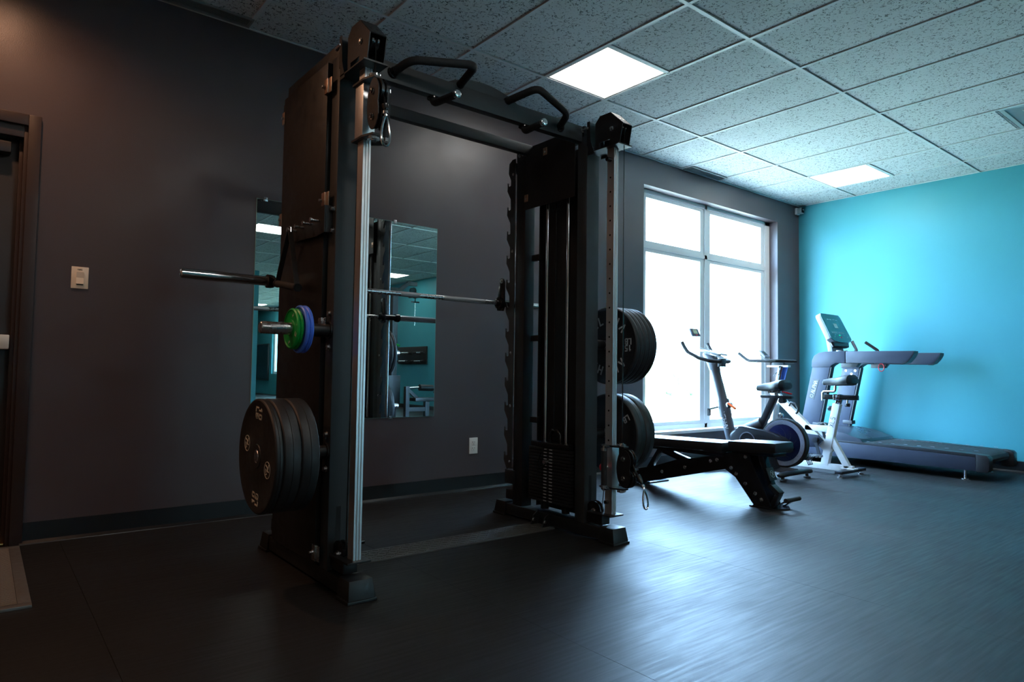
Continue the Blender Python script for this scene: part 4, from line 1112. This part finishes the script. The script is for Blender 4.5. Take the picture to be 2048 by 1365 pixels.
MB().beam(V(BX, my, mz)+nm*.0095-tl*.016, V(BX, my, mz)+nm*.0095+tl*.026, .062, .003, up=nm).build('monitor_screen', 'lcd', md)
MB().beam(V(BX+.005, my, mz)+nm*.010-tl*.036, V(BX+.005, my, mz)+nm*.010-tl*.026, .022, .004, up=nm).build('monitor_button', 'red', md)

WXX = -1.645
wb_ = thing('exercise_bike', 'white framed exercise bike with black saddle between the grey bike and the treadmill', 'exercise bike', (WXX, -.9, 0))
def wbeam(name, a, b, w_=.05, h_=.05, m='white_frame', bv=.005):
    return MB().beam((WXX, a[0], a[1]), (WXX, b[0], b[1]), w_, h_, up=(1, 0, 0)).build(name, m, wb_, bevel=bv)
wbeam('base_tube', (-.42, .062), (-1.37, .062), .055, .045)
wbeam('rear_stay', (-1.150, .37), (-1.325, .065), .055, .045)
st = wbeam('seat_tube', (-1.232, .640), (-1.115, .075), .068, .055)
wbeam('down_tube', (-.60, .735), (-1.175, .190), .070, .05)
wbeam('cross_tube', (-.93, .405), (-1.18, .405), .055, .05)
wbeam('front_stay', (-.655, .70), (-.52, .08), .05, .045)
MB().beam((WXX-.035, -.63, .62), (WXX-.045, -.60, .26), .022, .035, up=(1, 0, 0)).build('fork_blade', 'white_frame', wb_, bevel=.004)
MB().beam((WXX+.035, -.63, .62), (WXX+.045, -.60, .26), .022, .035, up=(1, 0, 0)).build('fork_blade', 'white_frame', wb_, bevel=.004)
sd_ = MB().beam((WXX-.0285, -1.205, .50), (WXX-.0285, -1.175, .36), .001, .001)
m = MB(); dd = V(0, -1.232+1.115, .640-.075).normalized()
letters(m, 'XLS', (WXX-.0360, -1.198, .475), dd, V(0, dd.z, -dd.y), .040, .12, .0014)
m.build('lettering', 'bike_grey', wb_, smooth=False)
for y in (-1.345, -.46):
    ff = MB().box((WXX-.235, y-.032, .032), (WXX+.235, y+.032, .058)).build('stabiliser', 'bike_plastic', wb_, bevel=.004)
    for s in (-.2, .2):
        MB().lathe((WXX+s, y, 0), (0, 0, 1), [(0, .022), (.010, .022), (.013, .010), (.034, .009)], 18).build('levelling_foot', 'chrome', ff)
MB().box((WXX-.045, -1.39, .058), (WXX+.045, -1.27, .066)).build('foot_plate', 'white_frame', wb_, bevel=.002)
wbeam('seat_stem', (-1.262, .700), (-1.235, .63), .045, .038, 'chrome', .003)
MB().box((WXX-.022, -1.415, .678), (WXX+.022, -1.115, .722)).build('seat_slider', 'gloss_black', wb_, bevel=.003)
MB().box((WXX-.030, -1.265, .672), (WXX+.030, -1.205, .728)).build('slider_clamp', 'chrome', wb_, bevel=.004)
MB().tube([(WXX, -1.095, .665), (WXX, -1.095, .735), (WXX, -1.108, .748), (WXX, -1.200, .750), (WXX, -1.212, .762), (WXX, -1.215, .815)], .011, 12).build('seat_bracket', 'chrome', wb_)
saddle(wb_, WXX, -1.100, -1.385, .835, .852)
for y, z, y2, z2 in ((-1.150, .592, -1.205, .602), (-1.322, .618, -1.322, .680)):
    kb = MB().lathe((WXX, y, z), (0, y2-y, z2-z), [(0, .020), (.018, .024), (.030, .020)], 14).build('knob', 'bike_plastic', wb_)
    MB().cyl((WXX, y, z), (WXX, y2, z2), .008).build('knob_stem', 'brass' if y > -1.2 else 'chrome', kb)
# handlebar post and bars
wbeam('handle_stem', (-.700, .985), (-.640, .72), .045, .065, 'chrome', .004)
MB().beam((WXX, -.735, .985), (WXX, -.668, .72), .046, .008, up=(1, 0, 0)).build('stem_stripe', 'blue', wb_)
MB().box((WXX-.025, -.772, .972), (WXX+.025, -.545, .992)).build('bar_slider', 'white_frame', wb_, bevel=.003)
MB().tube([(WXX-.03, -.62, .88), (WXX-.03, -.65, .92), (WXX-.03, -.69, .89)], .005, 8).build('clamp_handle', 'gloss_black', wb_)
for s in (-1, 1):
    MB().tube([(WXX, -.765, 1.030), (WXX+s*.13, -.765, 1.030), (WXX+s*.185, -.73, 1.030), (WXX+s*.20, -.66, 1.030), (WXX+s*.205, -.47, 1.032), (WXX+s*.205, -.435, 1.045), (WXX+s*.205, -.35, 1.108)], .0155, 12).build('handlebar', 'foam', wb_)
MB().tube([(WXX-.20, -.56, 1.030), (WXX+.20, -.56, 1.030)], .0125, 12).build('cross_bar', 'foam', wb_)
MB().box((WXX-.02, -.72, .99), (WXX+.02, -.60, 1.02)).build('bar_mount', 'bike_plastic', wb_, bevel=.003)
tl = V(0, .74, .67); nm = V(0, -.67, .74)
md = MB().beam(V(WXX, -.54, 1.068), V(WXX, -.465, 1.136), .090, .022, up=nm).build('monitor', 'tm_silver', wb_, bevel=.010)
MB().beam(V(WXX, -.522, 1.085)+nm*.011, V(WXX, -.482, 1.122)+nm*.011, .055, .003, up=nm).build('monitor_screen', 'tm_dark', md)
# its own flywheel, crank, chain guard, pedals
fc = V(WXX, -.60, .262)
MB().lathe(fc-V(.014, 0, 0), (1, 0, 0), [(0, .02), (0, .19), (.004, .20), (.024, .20), (.028, .19), (.028, .02)], 56, closed=True).build('flywheel', 'steel', wb_)
MB().prism([(-.50, .30), (-.58, .36), (-.70, .37), (-1.08, .345), (-1.13, .30), (-1.08, .24), (-.60, .17), (-.52, .21)], 'x', WXX-.075, WXX-.045).build('chain_guard', 'tm_grey', wb_, bevel=.006)
ca = V(WXX-.095, -1.070, .303); cb = V(WXX-.105, -1.112, .165)
cr = MB().beam(ca, cb, .028, .014, up=(1, 0, 0)).lathe(ca-V(.012, 0, 0), (1, 0, 0), [(0, .026), (.03, .026)], 20).build('crank', 'bike_plastic', wb_, smooth=False, bevel=.002)
pd = MB().box((cb.x-.095, cb.y-.042, cb.z-.012), (cb.x-.012, cb.y+.042, cb.z+.010)).build('pedal', 'steel', wb_, bevel=.004)
cg = MB()
for i in range(4):
    px = cb.x-.09+.025*i
    cg.tube([(px, cb.y+.04, cb.z-.01), (px+.005, cb.y+.075, cb.z-.05), (px, cb.y+.055, cb.z-.085)], .004, 6)
cg.tube([(cb.x-.092, cb.y+.056, cb.z-.085), (cb.x-.012, cb.y+.056, cb.z-.085)], .004, 6)
cg.build('toe_cage', 'gloss_black', pd, kind='stuff')
ca2 = V(WXX+.095, -1.070, .303); cb2 = V(WXX+.105, -1.030, .44)
MB().beam(ca2, cb2, .028, .014, up=(1, 0, 0)).build('crank', 'bike_plastic', wb_, bevel=.002)
MB().box((cb2.x+.012, cb2.y-.042, cb2.z-.012), (cb2.x+.095, cb2.y+.042, cb2.z+.010)).build('pedal', 'steel', wb_, bevel=.004)
MB().tube([(WXX-.03, -.78, .60), (WXX-.03, -.80, .635), (WXX-.03, -.845, .625), (WXX-.03, -.872, .58), (WXX-.03, -.865, .545), (WXX-.03, -.85, .53)], .010, 10).build('bottle_cage', 'bike_plastic', wb_)
MB().lathe((WXX-.03, -.70, .50), (-1, 0, 0), [(0, .03), (.02, .03), (.03, .02)], 14).build('brake_caliper', 'chrome', wb_)

# ------------------------------------------------------------------ treadmill
TX0, TX1 = -1.0, -.22
TC = (TX0+TX1)/2
tm = thing('treadmill', 'slate grey treadmill with long flat armrests standing along the teal wall', 'treadmill', (TC, -1.2, 0))
YA, YZ = -.42, -2.215
for s, x in ((1, TX0), (-1, TX1)):
    m = MB().prism([(YA, .085), (YZ+.10, .085), (YZ+.10, .205), (YA, .240)], 'x', x, x+s*.075)
    m.build('side_cover', 'tm_grey', tm, bevel=.004)
    MB().prism([(YA, .243), (-1.5, .248), (YZ+.08, .228), (YZ+.08, .205), (YA, .238)], 'x', x+s*.004, x+s*.125).build('foot_rail', 'tm_dark', tm, bevel=.004)
    MB().prism([(YZ+.10, .078), (YZ+.015, .078), (YZ, .10), (YZ, .205), (YZ+.02, .226), (YZ+.10, .232)], 'x', x-s*.002, x+s*.10).build('end_cap', 'tm_dark', tm, bevel=.008)
    for y in (-2.02, -.62):
        ft = MB().lathe((x+s*.05, y, 0), (0, 0, 1), [(0, .030), (.008, .030), (.012, .010), (.085, .008)], 18).build('levelling_foot', 'chrome', tm)
    m = MB()
    for k in range(9):
        y = -1.15-k*.115
        m.box((x+s*.118, y-.03, .2495-.0000), (x+s*.128, y, .2525))
    m.build('rail_marks', 'tm_silver', tm, smooth=False, kind='stuff')
bx0, bx1 = TX0+.128, TX1-.128
MB().loft([((TC, YA-.2, .222), ((bx1-bx0)/2, 0, 0), (0, 0, .014)), ((TC, YZ+.05, .216), ((bx1-bx0)/2, 0, 0), (0, 0, .014))], 4).build('deck_support', 'tm_dark', tm) if False else MB().prism([(YA-.1, .243), (-1.5, .243), (YZ+.07, .226), (YZ+.035, .210), (YZ+.025, .180), (YZ+.04, .150), (YZ+.08, .140), (YA-.1, .140)], 'x', bx0, bx1).build('running_belt', 'belt', tm)
MB().box((bx0-.03, YA-.1, .10), (bx1+.03, YZ+.14, .138)).build('deck_frame', 'tm_dark', tm, smooth=False)
# motor hood
m = MB().prism([(-.36, .06), (-.36, .28), (-.42, .325), (-.60, .355), (-.84, .345), (-.98, .322), (-1.14, .272), (-1.16, .245), (-1.16, .235), (-.45, .235), (-.45, .06)], 'x', TX0+.02, TX1-.02)
m.build('motor_hood', 'tm_hood', tm, bevel=.012)
# uprights
for s, x in ((1, TX0+.02), (-1, TX1-.02)):
    m = MB().prism([(-.660, .99), (-.848, .99), (-.700, .27), (-.505, .27)], 'x', x, x+s*.075)
    up_ = m.build('upright', 'tm_grey', tm, bevel=.008)
    MB().prism([(-.845, .985), (-.858, .985), (-.712, .27), (-.697, .27)], 'x', x+s*.006, x+s*.069).build('upright_trim', 'tm_dark', tm, smooth=False)
    MB().prism([(-.66, .41), (-.76, .41), (-.76, .37), (-.66, .37)], 'x', x-s*.004, x+s*.079).build('upright_collar', 'tm_dark', tm, bevel=.004)
    # elbow + armrest
    m = MB().prism([(-.652, .982), (-.656, 1.055), (-.680, 1.105), (-.725, 1.132), (-.800, 1.145), (-1.000, 1.145), (-1.000, 1.028), (-.900, 1.025), (-.862, 1.000), (-.846, .982)], 'x', x-s*.006, x+s*.100)
    m.build('elbow_shell', 'tm_grey', tm, bevel=.010)
    m = MB().prism([(-1.003, 1.145), (-1.630, 1.140), (-1.628, 1.115), (-1.605, 1.075), (-1.570, 1.035), (-1.530, 1.020), (-1.003, 1.026)], 'x', x-s*.006, x+s*.100)
    m.build('armrest', 'tm_grey', tm, bevel=.010)
    MB().prism([(-1.633, 1.138), (-1.631, 1.113), (-1.608, 1.072), (-1.573, 1.032), (-1.532, 1.016), (-1.520, 1.018), (-1.590, 1.075), (-1.620, 1.140)], 'x', x-s*.002, x+s*.096).build('armrest_tip', 'tm_dark', tm, smooth=False)
    MB().prism([(-.96, 1.026), (-1.13, 1.026), (-1.10, .985), (-.96, .985)], 'x', x+s*.01, x+s*.07).build('cable_box', 'tm_dark', tm, bevel=.004)
    m = MB()
    for y, z in ((-.70, .955), (-.78, .960), (-.73, .915)) : bolt(m, (x+s*.0, y, z), (-s, 0, 0), .008, .004)
    if s < 0:
        m = MB()
        for y, z in ((-.70, .955), (-.80, .955), (-.76, .92)): m.lathe((x+s*.075, y, z), (s, 0, 0), [(0, .013), (.004, .011)], 14)
        m.build('upright_bolts', 'chrome', tm)
# plaque with lettering on the near upright
dd = V(0, -.680+.616+.0, .862-.650)
xu = TX0+.02
a_, b_ = V(xu-.001, -.642, .655), V(xu-.001, -.702, .860)
pq = MB().beam(a_, b_, .0025, .062, up=(0, 1, 0)).build('plaque', 'bike_plastic', tm, smooth=False)
dd = (b_-a_).normalized()
m = MB(); letters(m, 'ALPHA', a_.lerp(b_, .60)+V(-.0022, 0, 0), dd, V(0, dd.z, -dd.y), .034, .17, .001)
m.lathe(a_.lerp(b_, .14)+V(-.0014, 0, 0), (-1, 0, 0), [(0, .016), (.001, .016), (.001, .0135), (0, .0135)], 24, closed=True)
m.build('lettering', 'grey_ink', pq, smooth=False)
# stop ring and cord
MB().tube([(TX1-.16, -1.095+.028*math.cos(2*PI*i/16), .990+.040*math.sin(2*PI*i/16)) for i in range(17)], .0045, 8).build('safety_cord', 'red', tm)
# cross beam and console
MB().loft([((TX0+.10, -.80, 1.10), (0, .14, 0), (0, 0, .035)), ((TC, -.80, 1.115), (0, .15, 0), (0, 0, .035)), ((TX1-.10, -.80, 1.10), (0, .14, 0), (0, 0, .035))], 20, 3).build('console_bridge', 'tm_dark', tm)
for x in (TX0+.20, TX0+.30): 
    MB().loft([((x, -.86, 1.150), (.035, 0, 0), (0, .035, 0)), ((x, -.86, 1.162), (.033, 0, 0), (0, .033, 0))], 20).build('cup_rim', 'tm_silver', tm)
c0, c1 = V(TC-.06, -.835, 1.255), V(TC-.06, -.690, 1.555)
tl = (c1-c0).normalized(); nm = V(0, -tl.z, tl.y)
def cpoly(w0, w1, sc=1.0):
    L = (c1-c0).length
    return [(-w0*sc, .04), (-w0*.8*sc, .008), (-.05, -.008), (.05, -.008), (w0*.8*sc, .008), (w0*sc, .04), (w1*sc, L-.03), (w1*.9*sc, L), (-w1*.9*sc, L), (-w1*sc, L-.03)]
def cprism(m, poly, n0, n1):
    P2 = lambda p, t: c0 + V(p[0], 0, 0) + tl*p[1] + nm*t
    n = len(poly)
    m.add([P2(p, n0) for p in poly]+[P2(p, n1) for p in poly], [tuple(range(n)), tuple(range(2*n-1, n-1, -1))]+[(i, i+n, (i+1) % n+n, (i+1) % n) for i in range(n)])
    return m
cs = cprism(MB(), cpoly(.235, .225), -.055, -.002).build('console', 'tm_silver', tm, bevel=.010)
cprism(MB(), cpoly(.232, .222, .985), -.004, .003).build('console_glass', 'screen', cs, smooth=False)
MB().loft([(c0-tl*.04-nm*.045, (.17, 0, 0), nm*.028), (c0+tl*.03-nm*.035, (.20, 0, 0), nm*.030)], 16, 3).build('console_neck', 'tm_dark', tm)
MB().beam((TC-.06, -.765, 1.12), (TC-.06, -.735, 1.30), .26, .05, up=(0, 1, 0)).build('console_stand', 'tm_silver', tm, bevel=.010)
def on(px, py, w_, h_, name, mm):
    m = MB().beam(c0+V(px, 0, 0)+tl*py+nm*.0035, c0+V(px, 0, 0)+tl*(py+h_)+nm*.0035, w_, .0014, up=nm)
    return m.build(name, mm, cs, smooth=False)
m = MB()
for px, w_ in ((-.10, .035), (-.045, .035), (.025, .038), (.085, .03)):
    m.beam(c0+V(px, 0, 0)+tl*.262+nm*.0035, c0+V(px, 0, 0)+tl*.270+nm*.0035, w_, .0012, up=nm)
for k in range(12):
    px = -.145+k*.0215+(.02 if k > 5 else 0)
    m.beam(c0+V(px, 0, 0)+tl*.098+nm*.0035, c0+V(px, 0, 0)+tl*.118+nm*.0035, .007, .0012, up=nm)
for px, py in ((-.13, .05), (-.10, .075), (.09, .07), (.15, .05), (-.02, .045), (.06, .045)):
    m.beam(c0+V(px, 0, 0)+tl*py+nm*.0035, c0+V(px, 0, 0)+tl*(py+.012)+nm*.0035, .008, .0012, up=nm)
m.build('console_markings', 'screen_print', cs, smooth=False, kind='stuff')
on(.01, .165, .075, .055, 'display_window', 'screen_print')
on(-.005, .072, .030, .012, 'start_button', 'led_green')
on(.012, .045, .024, .016, 'stop_button', 'red')
# grab bars and phone
for x in (-.62, -.34):
    MB().tube([(x, -.93, 1.135), (x, -.95, 1.17), (x, -.905, 1.262) if x < -.5 else (x+.05, -.98, 1.215), ] if x < -.5 else [(x, -1.06, 1.135), (x, -1.04, 1.175), (x, -.92, 1.262)], .016, 14).build('grab_bar', 'tm_silver' if x < -.5 else 'foam', tm)
MB().tube([(TX1-.02, -.95, .26), (TX1-.4, -1.1, .300), (TX0+.04, -1.04, .262)], .006, 8).build('mat_cable', 'tm_dark', tm) if False else None

# ------------------------------------------------------------------ things seen only in the mirrors
gy = -6.0
cm = thing('cable_machine', 'grey cable machine with an overhead arm and bar, seen in the right mirror', 'gym machine', (-2.2, gy, 0))
MB().box((-2.34, gy-.05, .0), (-2.24, gy+.05, 2.24)).build('mast', 'grey_post', cm, bevel=.004)
MB().box((-2.50, gy-.04, 2.20), (-2.24, gy+.04, 2.30)).build('top_beam', 'grey_post', cm, bevel=.004)
MB().box((-2.56, gy-.04, .0), (-2.50, gy+.04, 2.36)).build('rear_mast', 'grey_post', cm, bevel=.004)
MB().beam((-2.26, gy, 2.22), (-2.02, gy, 2.40), .06, .08, up=(0, 1, 0)).build('arm', 'grey_post', cm, bevel=.004)
MB().box((-2.05, gy-.03, 2.36), (-1.86, gy+.03, 2.43)).build('arm_end', 'grey_post', cm, bevel=.004)
for x, z in ((-1.93, 2.28), (-1.88, 2.20), (-1.97, 2.20)):
    MB().cyl((x, gy-.03, z), (x, gy+.03, z), .055, 20).build('pulley', 'gloss_black', cm)
MB().box((-1.96, gy-.012, 2.07), (-1.80, gy+.012, 2.095)).build('bar', 'gloss_black', cm, bevel=.004)
MB().cyl((-1.88, gy, 2.09), (-1.88, gy, 2.2), .008).build('hanger', 'gloss_black', cm)
for k in range(14):
    z = 2.05-.028*k
    if k % 2: MB().box((-1.888, gy-.004, z-.018), (-1.872, gy+.004, z+.018)).build('chain_link', 'chrome', cm, bevel=.003)
    else: MB().box((-1.884, gy-.010, z-.018), (-1.876, gy+.010, z+.018)).build('chain_link', 'chrome', cm, bevel=.003)
MB().box((-2.44, gy-.12, .0), (-2.20, gy+.12, .07)).box((-2.44, gy-.11, .30), (-2.20, gy+.11, .80)).build('weight_stack', 'rubber', cm, bevel=.004)
MB().lathe((-2.36, gy+.06, 1.27), (0, 1, 0), [(0, .10), (.04, .10), (.05, .08)], 24).build('side_pulley', 'gloss_black', cm)
MB().cyl((-2.30, gy+.10, 1.33), (-2.26, gy+.16, 1.30), .018).build('pull_knob', 'green', cm)
lc = thing('leg_machine', 'grey padded leg curl machine, seen low in the right mirror', 'gym machine', (-1.8, gy+.34, 0))
yy = gy+.34
MB().box((-2.24, yy-.03, .20), (-1.80, yy+.03, .27)).build('frame_beam', 'grey_post', lc, bevel=.004)
MB().box((-1.86, yy-.04, .0), (-1.78, yy+.04, .40)).build('leg', 'grey_post', lc, bevel=.004)
MB().box((-2.24, yy-.04, .0), (-2.17, yy+.04, .62)).build('leg', 'grey_post', lc, bevel=.004)
MB().beam((-2.18, yy, .56), (-1.98, yy, .40), .05, .05, up=(0, 1, 0)).build('swing_arm', 'grey_post', lc)
MB().box((-2.10, yy-.12, .37), (-1.40, yy+.12, .43)).build('seat_pad', 'vinyl', lc, bevel=.012)
MB().cyl((-1.96, yy, .600), (-1.70, yy, .590), .055, 20).build('roller_pad', 'vinyl', lc)
MB().beam((-1.63, yy, .56), (-1.38, yy, .48), .16, .12, up=(0, 0, 1)).build('thigh_pad', 'vinyl', lc, bevel=.014)
MB().cyl((-2.20, yy, .59), (-1.94, yy, .602), .016).build('roller_axle', 'chrome', lc)
# attachment board on the east wall
ab = thing('attachment_board', 'black wall board with rows of pegs, seen in the right mirror', 'rack', (0, -9.28, 1.03))
MB().box((-.03, -9.93, 1.03), (-.002, -8.63, 1.43)).build('board', 'black', ab, bevel=.003)
for z in (1.28, 1.09):
    for y in (-9.7, -9.3, -8.9): MB().box((-.16, y-.03, z-.03), (-.03, y+.03, z-.015)).build('shelf_peg', 'black', ab, bevel=.002)
for k, (z, y0, y1, lb) in enumerate(((1.29, -9.85, -9.15, 'straight bar on the upper pegs of the wall board, farther half'), (1.29, -9.05, -8.62, 'short bar on the upper pegs of the wall board, nearer half'), (1.10, -9.85, -9.30, 'bar on the lower pegs of the wall board, farther half'), (1.10, -9.15, -8.62, 'bar on the lower pegs of the wall board, nearer half'))):
    t = thing('bar_attachment', lb, 'bar', (-.11, (y0+y1)/2, z), 'bar attachments on the wall board')
    MB().cyl((-.11, y0, z), (-.11, y1, z), .014, 14).build('shaft', 'steel', t)
    for a, b in ((y0, y0+.12), (y1-.12, y1)): MB().cyl((-.11, a, z), (-.11, b, z), .019, 14).build('grip', 'foam', t)
t = thing('wall_screen', 'large black screen on the far end of the teal wall, seen in the left mirror', 'screen', (-.03, -19.7, .5))
MB().box((-.05, -20.4, .46), (-.002, -19.0, 1.74)).build('casing', 'tm_dark', t, bevel=.004)
MB().box((-.053, -20.36, .50), (-.049, -19.04, 1.70)).build('screen_face', 'gloss_black', t, smooth=False)
